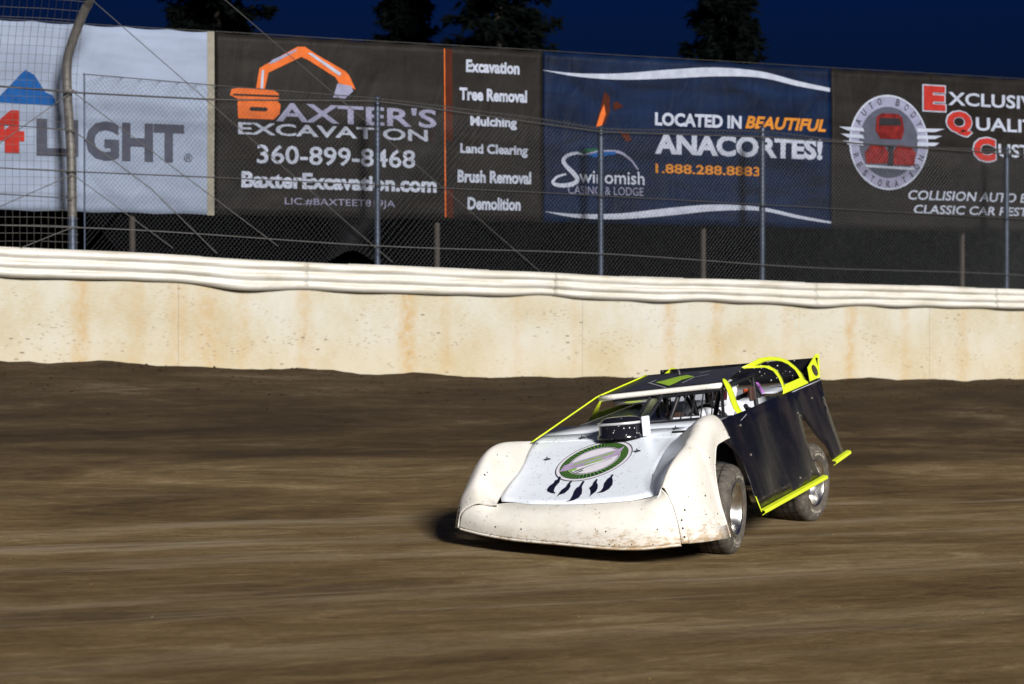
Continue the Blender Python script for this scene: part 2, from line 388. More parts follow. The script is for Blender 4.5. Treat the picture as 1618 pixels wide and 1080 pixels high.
# guard rail: thrie beam skin, dented, bolted on the wall's top edge
RT = [(-30, 3.4), (0, 2.88), (3.38, 2.745), (6.15, 2.66), (9.99, 2.56), (16.16, 2.45), (45, 1.8)]
rail = place(empty('guard_rail', label='dented white corrugated steel guard rail along the top of the concrete wall', cat='guard rail'))
profR = [(.02, .0), (-.06, .0), (-.085, .03), (-.10, .07), (-.085, .105), (-.05, .125), (-.05, .145), (-.09, .165), (-.105, .205), (-.09, .245), (-.05, .262), (-.05, .28), (-.09, .30), (-.10, .33), (-.085, .36), (-.04, .385), (-.01, .388)]
def rail_pt(s, y, dz):
    H = 1-.10*max(0, min(1, s/16)); dent = noise.noise(Vector((s*.45, 3.3, 0)))
    d2 = noise.noise(Vector((s*1.1, 8.1, 0)))
    lo = (dz/.388)**1.5; zz = pw(RT, s) - dz*H*.98 + lo*(.065*dent+.035*d2) + .02*noise.noise(Vector((s*.8, .5, 2)))*(1-lo)
    yy = y + .06*lo*d2 + .02*noise.noise(Vector((s*.9, dz*5, 1)))
    return Vector((s, min(yy, .02) if dz < .01 else yy, zz))
cuts = [-14, -8.1, -4.3, -.4, 3.9, 8.1, 12.0, 15.8, 20, 26, 32]
for i, (a, b) in enumerate(zip(cuts, cuts[1:])):
    m = MB(); o_ = -.004 if i % 2 else 0
    ks = ax(a-(.25 if i % 2 else 0), b+(.25 if i % 2 else 0), .09)+[b+(.25 if i % 2 else 0)]
    m.grid([[rail_pt(s, y+o_, dz) for y, dz in profR] for s in ks])
    m.build('rail_section', M['rail'], rail, thick=.004, offset=0)
m = MB()
for s in ax(-13, 31, 1.05):
    m.grid([[rail_pt(x, .02, 0)+Vector((0, .0, .004)), rail_pt(x, .02, 0)+Vector((0, .25, -.06))] for x in (s-.05, s+1.0)])
m.build('rail_cap', M['rail'], rail, thick=.01, offset=-1)
# ------------------------------------------------------------------ catch fence
FT = [(1.1, 5.20), (3.0, 5.13), (5.24, 5.06), (7.76, 4.87), (8.7, 4.76), (11.45, 4.84), (13.5, 4.68), (15.98, 4.71), (20.3, 4.6), (32, 4.4)]
def ft(s): return pw(FT, s)
def fb(s): return pw(RT, s) - .02 + (.22*math.exp(-((s-4.85)/.32)**2)) + .03*noise.noise(Vector((s*1.3, 0, 7)))
fence = place(empty('chain_link_fence', label='chain link catch fence on grey steel posts standing above the concrete wall', cat='fence'))
m = MB(); st = .060; H = 2.6
def zig(m, s, sgn):
    # one woven wire running diagonally from the rail to the fence top
    z0 = fb(s); pts = []; z = z0; x = s
    while True:
        k = 0; pts.append(Vector((x, -.15+.004*sgn, z))); 
        if z >= ft(x) or x < 1.12 or x > 31: break
        dz = min(.6, max(.02, ft(x)-z+.004)); x += sgn*dz*.85; z += dz
    pts = [p for p in pts if 1.10 <= p.x <= 31]
    if len(pts) > 1: m.tube(pts, 0.0019, 3, cap=False, smooth=False)
s = -1.0
while s < 31:
    for sg in (1, -1):
        if s >= 1.12: zig(m, s, sg)
    s += st
# wires that start on the left edge post above the rail
z = 2.9
while z < 5.1:
    pts = [(1.12, -.146, z)]; x = 1.12; zz = z
    while zz < ft(x): zz += .3; x += .3*.85; pts.append((x, -.146, min(zz, ft(x))))
    m.tube(pts, 0.0019, 3, cap=False, smooth=False); z += st/.85
for v in range(len(m.v)): m.v[v] = (m.v[v][0], -m.v[v][1]-.0, m.v[v][2])
# note: fence lies .15 m behind the wall face (local y = +.15)
m.build('chain_link_mesh', M['wire'], fence)
m = MB(); m.tube([(s, .15, ft(s)+.01) for s in ax(1.1, 31, .5)], .007, 5); m.build('top_wire', M['cable'], fence)
m = MB()
for dz, r in ((0, .008),): m.tube([(s, .135, lerp(3.17, 2.66, s/16.2)+.025*math.sin(s*.9)) for s in ax(-2, 31, .4)], r, 5)
m.build('tension_wire', M['cablel'], fence)
m = MB(); m.tube([(s, .12, pw([(-3, 3.98), (.96, 3.90), (2.86, 3.88), (7.76, 3.80), (16, 3.6), (31, 3.3)], s)) for s in ax(-3, 31, .5)], .009, 5); m.build('cable', M['cable'], fence)
m = MB(); m.tube([(s, .10, pw([(-3, 5.1), (.02, 5.01), (.96, 4.97), (2.88, 4.96), (5.2, 5.045), (8.7, 4.74), (11.45, 4.77), (16, 4.66), (31, 4.3)], s)-.02) for s in ax(-3, 31, .3)], .013, 5); m.build('cable', M['cable'], fence)
for s, zt, r, mt in ((5.24, 5.09, .045, 'galv'), (8.72, 4.80, .045, 'galv'), (11.45, 4.90, .047, 'galv'), (15.97, 4.75, .045, 'galv'), (20.2, 4.68, .045, 'galv'), (24.5, 4.6, .045, 'galv'), (28.8, 4.5, .045, 'galv')):
    m = MB(); m.tube([(s, .22, wtop(s)-.2), (s, .22, zt)], r, 12); m.tube([(s, .22, zt), (s, .22, zt+.025)], [r*1.15, r*.4], 12)
    for zz in (3.1, 3.7, 4.3): m.tube([(s, .22, zz), (s, .22, zz+.03)], r*1.12, 12)
    m.build('post', M[mt], fence)
m = MB(); m.tube([(1.12, .15, 2.8), (1.12, .15, 5.22)], .012, 6); m.build('end_post', M['galv'], fence)

# curved welded-wire section at the left, with big bent pipe
cf = place(empty('curved_mesh_fence', label='inward curving welded wire catch fence with thick bent pipe post at far left', cat='fence'))
def cq(z):  # local y of the curve
    return .12 - (0 if z < 5.0 else .75*(z-5.0)**1.6)
zs = ax(2.75, 7.4, .09)
m = MB()
s = 1.0
while s > -9:
    lean = 1 if s > .6 else .6
    m.tube([(s, cq(z)-.05, z) for z in ax(2.8, 7.3, .2)], .0028, 3, cap=False, smooth=False); s -= .092
for z in ax(2.85, 7.3, .105): m.tube([(x, cq(z)-.05+.002, z+.01*math.sin(x*3)) for x in ax(-9, 1.03, .5)+[1.03]], .0028, 3, cap=False, smooth=False)
m.build('welded_mesh', M['dwire'], cf)
def pipe(s): 
    m = MB(); P_ = cr([(s, .2, 2.6), (s-.013, .2, 3.9), (s-.037, .2, 4.486), (s-.062, .2, 4.874), (s-.071, .19, 5.336), (s-.023, .12, 5.59), (s+.05, 0, 5.838), (s+.114, -.12, 6.024), (s+.163, -.22, 6.137), (s+.25, -.75, 6.6)], 5)
    m.tube(P_, .062, 14); m.tube([(s, .2, 2.6), (s, .2, 2.66)], .09, 12)
    for z in (3.55, 3.88, 4.45, 4.96): m.tube([(s-.013-.022*(z-3.5), .2, z), (s-.013-.022*(z-3.5), .2, z+.035)], .072, 12)
    m.build('bent_post', M['pipe'], cf)
    m = MB(); m.tube([(s, .2, 2.62), (s-.006, .2, 3.3)], .067, 14, cap=False); m.build('post_sleeve', M['galv'], cf)
pipe(.97); pipe(-4.2)
def cab(pts, r, mt, par=cf): m = MB(); m.tube(pts, r*.75, 5); return m.build('stay_cable', M[mt], par)
for zl, zr in ((4.49, 4.45), (3.57, 3.54)): cab([(-3, .08, zl+.12), (.96, .10, zr)], .010, 'cable')
cab([(.96, .1, 4.96), (3.77, .12, 2.95)], .009, 'cablel'); cab([(.96, .1, 4.45), (2.0, .1, 3.7), (2.9, .1, 2.84)], .010, 'cablel')
cab([(.96, .1, 3.86), (2.3, .1, 2.9)], .008, 'cablel'); cab([(1.0, -.30, 6.25), (5.43, .1, 2.75)], .008, 'cablel')
cab([(2.3, -.4, 6.7), (7.76, .12, 2.6)], .007, 'cablel')
cab([(-.3, .0, 4.0), (.96, .1, 4.97)], .009, 'cablel'); cab([(-.6, .0, 3.12), (.96, .1, 3.86)], .009, 'cablel'); cab([(.2, .0, 2.84), (.96, .1, 3.16)], .008, 'cablel')

# ------------------------------------------------------------------ banners, .8 m behind the wall face
BY = .8
def wave(s, z): return .012*math.sin(s*1.7+z*.8)+.010*math.sin(z*3.1+s*.6) + .008*noise.noise(Vector((s*1.3, z*2.0, 0)))
def bpnt(s, z, d=0): return Vector((s, BY-d+wave(s, z), z))
_bases = {}
def text_mesh(txt, bold=0, shear=0):
    cu = bpy.data.curves.new('txt', 'FONT'); cu.body = txt; cu.offset = bold; cu.shear = shear; cu.resolution_u = 3; cu.space_character = 1.0
    o = bpy.data.objects.new('txt', cu); COL.objects.link(o)
    dg = bpy.context.evaluated_depsgraph_get(); dg.update()
    me = bpy.data.meshes.new_from_object(o.evaluated_get(dg)); vs = [v.co.copy() for v in me.vertices]; fs = [tuple(p.vertices) for p in me.polygons]
    bpy.data.objects.remove(o); bpy.data.curves.remove(cu); bpy.data.meshes.remove(me)
    return vs, fs
def fit_text(txt, w, h, bold=0, shear=0):
    """text scaled to fill a w x h box, origin lower left"""
    vs, fs = text_mesh(txt, bold, shear)
    x0 = min(v.x for v in vs); x1 = max(v.x for v in vs); y0 = min(v.y for v in vs); y1 = max(v.y for v in vs)
    return [((v.x-x0)/(x1-x0)*w, (v.y-y0)/(y1-y0)*h) for v in vs], fs
def btext(par, name, txt, s0, s1, z0, z1, mat, bold=.02, shear=0, d=.012):
    vs, fs = fit_text(txt, s1-s0, z1-z0, bold, shear); m = MB()
    m.add([bpnt(s0+x, z0+y, d) for x, y in vs], fs); return m.build(name, M[mat], par)
def bshape(par, name, pts, mat, d=.010, holes=None):
    m = MB(); m.poly([bpnt(s, z, d) for s, z in pts]); return m.build(name, M[mat], par)
def banner(s0, s1, mat, label):
    b = place(empty('advertising_banner', label=label, cat='banner', group='advertising banners hung behind the catch fence'))
    m = MB(); m.grid([[bpnt(s, z-(.022*abs(math.sin(math.pi*(s-s0)/.62)) if z > 5.97 else 0)+(.016*abs(math.sin(math.pi*(s-s0)/.83)) if z < 3.41 else 0)) for s in ax(s0, s1, .06)+[s1]] for z in ax(3.40, 5.98, .12)+[5.98]])
    h_ = MB(); h_.tube([bpnt(s, 5.985, 0) for s in ax(s0, s1, .3)+[s1]], .006, 5); h_.build('top_cord', M['cable'], b); m.build('sheet', M[mat], b, thick=.003, offset=0)
    return b
S = lambda px: None
# seams at s = 3.04, 8.03, 13.03
b1 = banner(-1.95, 3.03, 'b_white', 'white banner with blue triangle and grey lettering ending in GHT behind the bent pipe')
# pixel ratio here: 1 px of the photograph ~ .0088 m at the left end of the wall
def zx(px, py, q=0): return None
btext(b1, 'lettering', 'LI', .58, 1.14, 4.16, 4.66, 't_grey', .035)
btext(b1, 'lettering', 'GHT', 1.24, 2.60, 4.12, 4.66, 't_grey', .04)
btext(b1, 'lettering', '4', -.12, .42, 4.18, 4.76, 't_red', .05)
btext(b1, 'lettering', '®', 2.60, 2.72, 4.14, 4.26, 't_grey', 0)
bshape(b1, 'emblem', [(.02, 4.86), (.86, 4.84), (.80, 4.98), (.70, 5.02), (.55, 5.25), (.43, 5.31), (.36, 5.24), (.22, 5.08)], 't_blue')
m = MB(); m.grid([[bpnt(s, z, .006) for s in (2.93, 3.03)] for z in ax(3.40, 5.98, .2)+[5.98]]); m.build('hem', M['b_trim'], b1)

b2 = banner(3.045, 8.025, 'b_brown', "dark brown Baxter's Excavation banner with orange digger arm and service list")
def P2(px, py):   # banner coordinates of a point measured on the photograph (1 m of banner, not screen space)
    A = [(0, .10), (340, 3.04), (858, 8.03), (1313, 13.03), (1618, 16.75)]
    k = (302-.0361*px)/2.585; top = 30+.0569*px
    # exact projective map of the banner plane
    D0 = 25.86; X0 = (px-809)/3020
    t = (W0.x*0+0)  # unused
    return None
def PB(px, py):
    o = Vector((0, 0, 1.8)); d = Vector(((px-809)/3020, 1, -(py-520)/3020))
    n = -ND; O = W0+n*BY; t = (n.dot(O-o))/n.dot(d); w = o+d*t-O
    return TD.dot(w), w.z
def bt(par, name, txt, x0, x1, ya, yb, mat, **k):
    """x0,x1: left/right ends, ya,yb: top/bottom at the left end, as measured and turned into metres on the banner"""
    s0, zt = PB(x0, ya); _, zl = PB(x0, yb); s1, _ = PB(x1, ya); return btext(par, name, txt, s0, s1, zl, zt, mat, **k)
def bs(par, name, pts, mat, d=.010): return bshape(par, name, [PB(*p) for p in pts], mat, d)
bt(b2, 'lettering', "AXTER'S", 436, 690, 161, 192, 't_lilac', bold=.02)
bt(b2, 'lettering', 'EXCAVATION', 376, 676, 193, 212, 't_white', bold=.02)
bt(b2, 'lettering', 'LLC', 679, 686, 206, 222, 't_rust', bold=.01)
bt(b2, 'lettering', '360-899-8468', 406, 656, 228, 258, 't_white', bold=.015)
bt(b2, 'lettering', 'BaxterExcavation.com', 382, 690, 270, 296, 't_white', bold=.04)
bt(b2, 'lettering', 'LIC.#BAXTEET819JA', 450, 624, 312, 326, 't_lilac', bold=.0)
for t_, a, b_, y in (('Excavation', 736, 820, 94), ('Tree Removal', 726, 832, 138), ('Mulching', 743, 816, 183), ('Land Clearing', 727, 833, 226), ('Brush Removal', 723, 838, 268), ('Demolition', 739, 822, 311)):
    bt(b2, 'lettering', t_, a, b_, y, y+20, 't_white', bold=.04)
bs(b2, 'stripe', [(701, 77), (702.5, 77), (705.5, 343), (703.5, 343)], 't_orange', .012)
bs(b2, 'stripe', [(702.5, 77), (714, 78), (717, 344), (705.5, 343)], 't_rust', .008)
# digger body drawn as a bold squared B, and its arm
bs(b2, 'digger_body', [(363, 150), (366, 141), (375, 139), (430, 142), (440, 148), (440, 156), (436, 158), (443, 166), (441, 180), (432, 189), (376, 187), (375, 156)], 't_orange')
bs(b2, 'digger_gap', [(368, 148), (440, 151), (440, 154), (368, 151)], 'b_brown', .016)
bs(b2, 'digger_gap', [(396, 169), (420, 170), (423, 173), (420, 176), (396, 175), (393, 172)], 'b_brown', .016)
bs(b2, 'digger_arm', [(404, 141), (410, 108), (418, 103), (470, 74), (482, 74), (500, 86), (545, 112), (551, 118), (556, 128), (562, 142), (553, 136), (536, 132), (530, 122), (487, 95), (476, 90), (424, 115), (418, 141)], 't_orange')
bs(b2, 'digger_ram', [(423, 102), (430, 95), (470, 77), (468, 81), (434, 99)], 't_lilac', .016)
bs(b2, 'digger_ram', [(486, 84), (492, 84), (540, 116), (536, 120)], 't_white', .016)
bs(b2, 'bucket', [(533, 132), (555, 136), (558, 144), (545, 156), (526, 154)], 't_lilac', .016)
bs(b2, 'digger_ram', [(411, 140), (413, 112), (417, 110), (415, 141)], 't_white', .018)

b3 = banner(8.035, 13.025, 'b_navy', 'navy Swinomish Casino and Lodge banner between two white swooshes')
def swoosh(pts_top, pts_bot):
    m = MB(); A = cr([bpnt(*PB(*p), .012) for p in pts_top], 6); B = cr([bpnt(*PB(*p), .012) for p in pts_bot], 6)
    m.grid([A, B]); m.build('swoosh', M['t_white'], b3)
swoosh([(858, 111), (910, 116), (980, 116), (1060, 110), (1130, 107), (1200, 113), (1260, 128), (1311, 139)], [(858, 111.5), (910, 121), (980, 126), (1060, 124), (1130, 121), (1200, 123), (1260, 136), (1311, 145)])
swoosh([(861, 334), (910, 338), (980, 337), (1060, 328), (1130, 323), (1200, 327), (1260, 340), (1312, 350)], [(861, 334.5), (910, 344), (980, 346), (1060, 340), (1130, 333), (1200, 333), (1260, 345), (1312, 353)])
bt(b3, 'lettering', 'LOCATED IN', 1035, 1170, 177, 198, 't_white', bold=.04)
bt(b3, 'lettering', 'BEAUTIFUL', 1176, 1304, 183, 203, 't_amber', bold=.035, shear=.25)
bt(b3, 'lettering', 'ANACORTES!', 1035, 1299, 209, 243, 't_white', bold=.045)
bt(b3, 'lettering', '1.888.288.8883', 1036, 1200, 258, 273, 't_amber', bold=.02)
bt(b3, 'lettering', 'winomish', 914, 1018, 268, 289, 't_white', bold=.01)
bt(b3, 'lettering', 'CASINO & LODGE', 896, 1016, 293, 306, 't_lilac', bold=-.005)
def ribbon(par, name, pts, w, mat, d=.014):
    P_ = cr([Vector((*PB(*p), 0)) for p in pts], 6); m = MB(); rows = []
    for i, p in enumerate(P_):
        t = (P_[min(i+1, len(P_)-1)]-P_[max(0, i-1)]).normalized(); n = Vector((-t.y, t.x, 0)); ww = w*(.35+.65*math.sin(math.pi*(i+.5)/len(P_)))
        rows.append([bpnt((p+n*ww).x, (p+n*ww).y, d), bpnt((p-n*ww).x, (p-n*ww).y, d)])
    m.grid(rows); return m.build(name, M[mat], par)
ribbon(b3, 'script_letter', [(921, 245), (912, 242), (897, 245), (889, 253), (893, 262), (905, 274), (911, 284), (902, 291), (884, 293), (872, 289), (878, 280), (893, 275)], .035, 't_white')
ribbon(b3, 'hill_line', [(918, 246), (935, 241), (960, 239), (980, 241), (996, 252), (1008, 268)], .022, 't_lilac')
bs(b3, 'hill_patch', [(913, 242), (922, 236), (940, 234), (946, 237), (930, 241)], 't_green', .016)
bs(b3, 'hill_patch', [(927, 245), (945, 240), (973, 239), (972, 244), (940, 249)], 't_blue', .016)
bs(b3, 'brush_mark', [(942, 196), (950, 165), (955, 145), (963, 152), (964, 175), (956, 196)], 't_rust', .012)
bs(b3, 'brush_mark', [(942, 200), (948, 180), (954, 165), (957, 180), (951, 198)], 't_orange', .016)
bs(b3, 'brush_mark', [(969, 163), (975, 160), (985, 168), (970, 175)], 't_rust', .012)
bs(b3, 'brush_mark', [(977, 206), (992, 209), (999, 221), (990, 224)], 't_rust', .012)

b4 = banner(13.035, 18.02, 'b_brown', 'dark Exclusive Quality Customs banner with round winged auto body emblem')
def ring(par, name, cx, cy, rx, ry, w, mat, a0=0, a1=360, d=.012, n=48):
    sc_, zc = PB(cx, cy); sr = PB(cx+rx, cy)[0]-sc_; zr = PB(cx, cy-ry)[1]-zc; m = MB(); rows = []
    for i in range(n+1):
        a = R(lerp(a0, a1, i/n)); rows.append([bpnt(sc_+math.cos(a)*sr*k, zc+math.sin(a)*zr*k, d) for k in (1, 1-w)])
    m.grid(rows); return m.build(name, M[mat], par)
ring(b4, 'emblem_ring', 1403, 225, 60, 74, .24, 't_lilac')
ring(b4, 'emblem_rim', 1403, 225, 61, 75, .04, 't_white', d=.018)
ring(b4, 'emblem_disc', 1403, 225, 46, 57, 1, 't_grey', d=.009)
def arctext(par, txt, cx, cy, r, a0, a1, h, mat, flip=False):
    sc_, zc = PB(cx, cy); sr = PB(cx+r*60/74, cy)[0]-sc_; zr = PB(cx, cy-r)[1]-zc; rr = (sr+zr)/2; m = MB()
    for i, ch in enumerate(txt):
        if ch == ' ': continue
        a = R(lerp(a0, a1, i/(len(txt)-1))); vs, fs = fit_text(ch, h*.62 if ch != 'I' else h*.15, h, .0)
        wv = max(x for x, y in vs); out = []
        for x, y in vs:
            x -= wv/2; y -= h/2; e = a-math.pi/2 if not flip else a+math.pi/2
            X = x*math.cos(e)-y*math.sin(e); Y = x*math.sin(e)+y*math.cos(e)
            out.append(bpnt(sc_+math.cos(a)*sr+X, zc+math.sin(a)*zr+Y, .020))
        m.add(out, fs)
    return m.build('lettering', M[mat], par)
arctext(b4, 'AUTO BODY', 1403, 225, 66, 152, 28, .11, 't_dark')
arctext(b4, 'RESTORATION', 1403, 225, 66, 200, 340, .11, 't_dark', True)
for y in (200, 211, 222):
    bs(b4, 'wing', [(1324+(y-200)*.3, y), (1362, y+2), (1364, y+8), (1338, y+6)], 't_white', .024)
    bs(b4, 'wing', [(1447, y+3), (1490-(y-200)*.4, y+4), (1474, y+9), (1446, y+9)], 't_white', .024)
bs(b4, 'truck_cab', [(1384, 184), (1392, 179), (1417, 180), (1424, 186), (1427, 206), (1423, 220), (1390, 219), (1382, 205)], 't_truck', .018)
bs(b4, 'truck_glass', [(1388, 186), (1420, 187), (1422, 199), (1387, 198)], 't_dark', .022)
bs(b4, 'truck_fender', [(1366, 240), (1374, 230), (1394, 228), (1402, 240), (1402, 258), (1368, 258)], 't_truck', .018)
bs(b4, 'truck_fender', [(1410, 240), (1416, 229), (1436, 231), (1445, 242), (1443, 262), (1411, 260)], 't_truck', .018)
bs(b4, 'truck_bumper', [(1366, 260), (1444, 265), (1442, 269), (1368, 264)], 't_white', .022)
bs(b4, 'truck_grille', [(1402, 230), (1410, 230), (1410, 262), (1402, 261)], 't_dark', .022)
for (x0, x1, ya, yb, big, rest, rx0, rx1) in ((1456, 1494, 133, 176, 'E', 'XCLUSIVE', 1497, 1650), (1492, 1536, 173, 216, 'Q', 'UALITY', 1541, 1660), (1534, 1573, 215, 256, 'C', 'USTOMS', 1576, 1690)):
    bt(b4, 'lettering', big, x0, x1, ya, yb, 't_white', bold=.09, d=.012)
    bt(b4, 'lettering', big, x0+2, x1-2, ya+2, yb-2, 't_red', bold=.06, d=.022)
    bt(b4, 'lettering', rest, rx0, rx1, ya+12, ya+33, 't_white', bold=.02)
bt(b4, 'lettering', 'COLLISION AUTO BODY', 1435, 1668, 300, 315, 't_white', bold=.015, shear=.15)
bt(b4, 'lettering', 'CLASSIC CAR RESTORATION', 1444, 1716, 323, 337, 't_white', bold=.015, shear=.15)
# timber/steel posts that carry the banners
labs = ["rusty banner post behind the Baxter's Excavation banner near the service list", 'rusty banner post rising behind the navy casino banner', 'rusty banner post behind the dark custom shop banner', 'rusty banner post behind the white banner']
for s, lb in ((6.39, labs[0]), (10.8, labs[1]), (15.61, labs[2]), (1.9, labs[3])):
    m = MB(); m.tube([(0, 0, 0), (0, 0, 4.62)], .045, 10); m.tube([(0, 0, 4.62), (0, 0, 4.65)], [.05, .02], 10)
    o = m.build('banner_post', M['rusty']); o.matrix_world = Matrix.Translation(wp(s, -.93, 1.30)); tag(o, lb, 'post', 'posts carrying the banners')

# ------------------------------------------------------------------ vegetation behind
def leafcloud(m, c, rx, rz, n, sz):
    for _ in range(n):
        while True:
            p = Vector((random.uniform(-1, 1), random.uniform(-1, 1), random.uniform(-1, 1)))
            if p.length < 1: break
        p = Vector((p.x*rx, p.y*rx, p.z*rz))+Vector(c); a = Vector((random.gauss(0, 1), random.gauss(0, 1), random.gauss(0, 1))).normalized(); b = a.orthogonal().normalized()
        s_ = sz*random.uniform(.5, 1.4); m.add([p-b*s_*.4, p+b*s_*.4, p+a*s_], [(0, 1, 2)])
m = MB()
for i in range(260):
    s = random.uniform(-14, 34); leafcloud(m, (s, random.uniform(3.1, 4.2), random.uniform(1.3, 4.2)), .75, .7, 150, .16)
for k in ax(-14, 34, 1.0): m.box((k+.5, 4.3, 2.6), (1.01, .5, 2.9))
hedge = place(m.build('hedge', M['bush'])); tag(hedge, 'dense dark undergrowth seen through the gap below the banners', 'undergrowth', kind='stuff')
def conifer(x, y, h, w, label, bare=.12, seed=0, z0=1.2):
    random.seed(seed); root = empty('conifer_tree', (x, y, z0), label, 'tree', 'tall conifers against the night sky')
    m = MB(); m.tube([(0, 0, -.3), (.05, 0, h*.5), (0, 0, h)], [.24, .15, .03], 8); m.build('trunk', M['bark'], root)
    m = MB(); z = h*bare
    while z < h*.99:
        f = 1-(z/h); L = w*(.18+.82*f**.8)
        for k in range(random.randint(5, 7)):
            a = random.uniform(0, 2*math.pi); l = L*random.uniform(.45, 1.08); dr = random.uniform(-.30, .02)
            d = Vector((math.cos(a), math.sin(a), 0)); side = Vector((-d.y, d.x, 0))
            m.tube([(0, 0, z), d*l*.6+Vector((0, 0, z+dr*l*.5)), d*l+Vector((0, 0, z+dr*l*.8))], [.03, .018, .006], 3, cap=False)
            n = int(26+l*40)
            for j in range(n):
                t = random.uniform(.12, 1.05); p = d*l*t+Vector((0, 0, z+dr*l*t*.85))+side*random.gauss(0, .17*(1.15-t)*l)+Vector((0, 0, random.gauss(-.08, .09)))
                tip = (d*random.uniform(.2, 1)+side*random.uniform(-1, 1)+Vector((0, 0, random.uniform(-.8, .3)))).normalized()*random.uniform(.16, .40)
                b = tip.orthogonal().normalized()*random.uniform(.04, .11); m.add([p-b, p+b, p+tip], [(0, 1, 2)])
        z += random.uniform(.20, .34)
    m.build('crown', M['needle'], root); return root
def at(px, d): return (px-809)/3020*d
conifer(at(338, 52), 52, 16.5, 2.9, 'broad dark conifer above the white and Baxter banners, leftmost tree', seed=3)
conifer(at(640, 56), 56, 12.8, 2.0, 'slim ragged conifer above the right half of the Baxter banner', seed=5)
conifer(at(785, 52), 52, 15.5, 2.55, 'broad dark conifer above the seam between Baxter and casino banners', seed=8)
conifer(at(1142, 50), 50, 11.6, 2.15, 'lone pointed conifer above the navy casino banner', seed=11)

# ------------------------------------------------------------------ race car (local frame u forward, v left, w up)
PM = Matrix(((-0.40480691, 0.91009061, -0.08869301), (-0.91393031, -0.40580597, 0.00727345), (-0.02937265, 0.08400358, 0.99603245)))
TM = Vector((0.85263628, 15.58717022, 0.103517))
car = empty('race_car', label='white nosed dirt race car with black sides and yellow trim on the clay track', cat='race car')
car.matrix_world = Matrix.Translation(TM) @ PM.to_4x4()
def V(*a): return Vector(a)
def hw(u): return .628-.245*u
# left front fender: stations (u, [(v,w)...]) from hood junction over the crest and down the flank
LFS = [
 (-.36, [(.43, .725), (.52, .78), (.62, .855), (.72, .912), (.79, .925), (.85, .885), (.885, .82), (.905, .77), (.915, .735)]),
 (-.18, [(.43, .675), (.53, .745), (.64, .84), (.74, .91), (.80, .925), (.855, .89), (.89, .83), (.90, .77), (.908, .718)]),
 (-.02, [(.45, .635), (.55, .70), (.66, .80), (.75, .885), (.81, .90), (.86, .87), (.895, .81), (.905, .75), (.910, .693)]),
 (.12, [(.47, .60), (.57, .66), (.68, .755), (.765, .84), (.82, .85), (.87, .82), (.91, .76), (.93, .67), (.935, .60)]),
 (.24, [(.50, .57), (.59, .62), (.69, .705), (.77, .79), (.825, .81), (.88, .78), (.925, .71), (.955, .58), (.966, .498)]),
 (.345, [(.55, .545), (.62, .59), (.71, .665), (.78, .76), (.83, .772), (.89, .735), (.945, .63), (.985, .47), (1.012, .343)]),
 (.40, [(.57, .53), (.64, .57), (.72, .645), (.785, .735), (.83, .752), (.89, .71), (.955, .57), (1.01, .32), (1.085, .10)]),
 (.43, [(.58, .523), (.65, .56), (.725, .63), (.785, .725), (.835, .740), (.90, .69), (.96, .54), (1.02, .27), (1.105, .015)]),
 (.60, [(.635, .481), (.68, .51), (.74, .58), (.785, .675), (.83, .69), (.90, .64), (.96, .50), (1.02, .26), (1.08, .02)]),
 (.78, [(.69, .437), (.72, .46), (.755, .52), (.79, .615), (.825, .625), (.88, .57), (.94, .44), (.995, .24), (1.03, .030)]),
 (.90, [(.725, .408), (.74, .42), (.765, .46), (.79, .55), (.82, .56), (.865, .50), (.915, .38), (.955, .21), (.975, .035)]),
 (1.0, [(.735, .392), (.745, .398), (.765, .42), (.785, .465), (.805, .468), (.835, .41), (.87, .31), (.895, .18), (.905, .045)])]
RFS = [
 (-.62, [(.937, .781), (.94, .785), (.945, .79), (.955, .785), (.985, .74), (.99, .70)]),
 (-.30, [(.86, .702), (.885, .745), (.915, .795), (.95, .812), (.995, .76), (1.01, .70)]),
 (-.05, [(.79, .640), (.835, .705), (.885, .79), (.935, .828), (1.0, .77), (1.02, .70)]),
 (.20, [(.74, .579), (.79, .655), (.85, .765), (.915, .825), (.99, .745), (1.03, .62)]),
 (.40, [(.72, .530), (.77, .615), (.83, .73), (.90, .79), (.985, .68), (1.05, .30)]),
 (.60, [(.69, .481), (.735, .56), (.795, .67), (.87, .72), (.975, .60), (1.05, .20)]),
 (.80, [(.65, .432), (.69, .50), (.75, .585), (.84, .625), (.955, .50), (1.04, .22)]),
 (.92, [(.62, .403), (.66, .445), (.73, .505), (.82, .535), (.935, .44), (1.0, .23)]),
 (1.03, [(.56, .405), (.61, .41), (.68, .42), (.76, .42), (.88, .36), (.92, .245)])]
LFS = [(u, [(v-(.07*max(0, min(1, (u-.2)/.25))*max(0, min(1, (.98-u)/.15)) if i < 3 else 0)*(1, .8, .4, 0, 0, 0, 0, 0, 0)[i], w+(.245*0)) for i, (v, w) in enumerate(P_)]) for u, P_ in LFS]
def fender(st_, sg, name):
    # dense resample in both directions
    secs = [cr([V(u, sg*v, w) for v, w in P_], 4) for u, P_ in st_]
    cols = [cr([s_[j] for s_ in secs], 4) for j in range(len(secs[0]))]
    rows = [[c[i] for c in cols] for i in range(len(cols[0]))]
    m = MB(); m.grid(rows); o = m.build(name, M['plastic'], car, thick=.006, offset=0)
    if sg > 0:      # the inner facet is part of the hood sheet
        o.data.materials.append(M['hood']); nc = len(cols)-1
        for p in o.data.polygons:
            zc = sum((Vector(o.data.vertices[i].co) for i in p.vertices), Vector())/len(p.vertices)
            ridge = pw([(st_[k][0], st_[k][1][3][0]) for k in range(len(st_))], zc.x)
            if zc.y < ridge: p.material_index = 1
    return o, m
EDGE = None
fl_o, fl_m = fender(LFS, 1, 'fender'); fr_o, fr_m = fender(RFS, -1, 'fender')
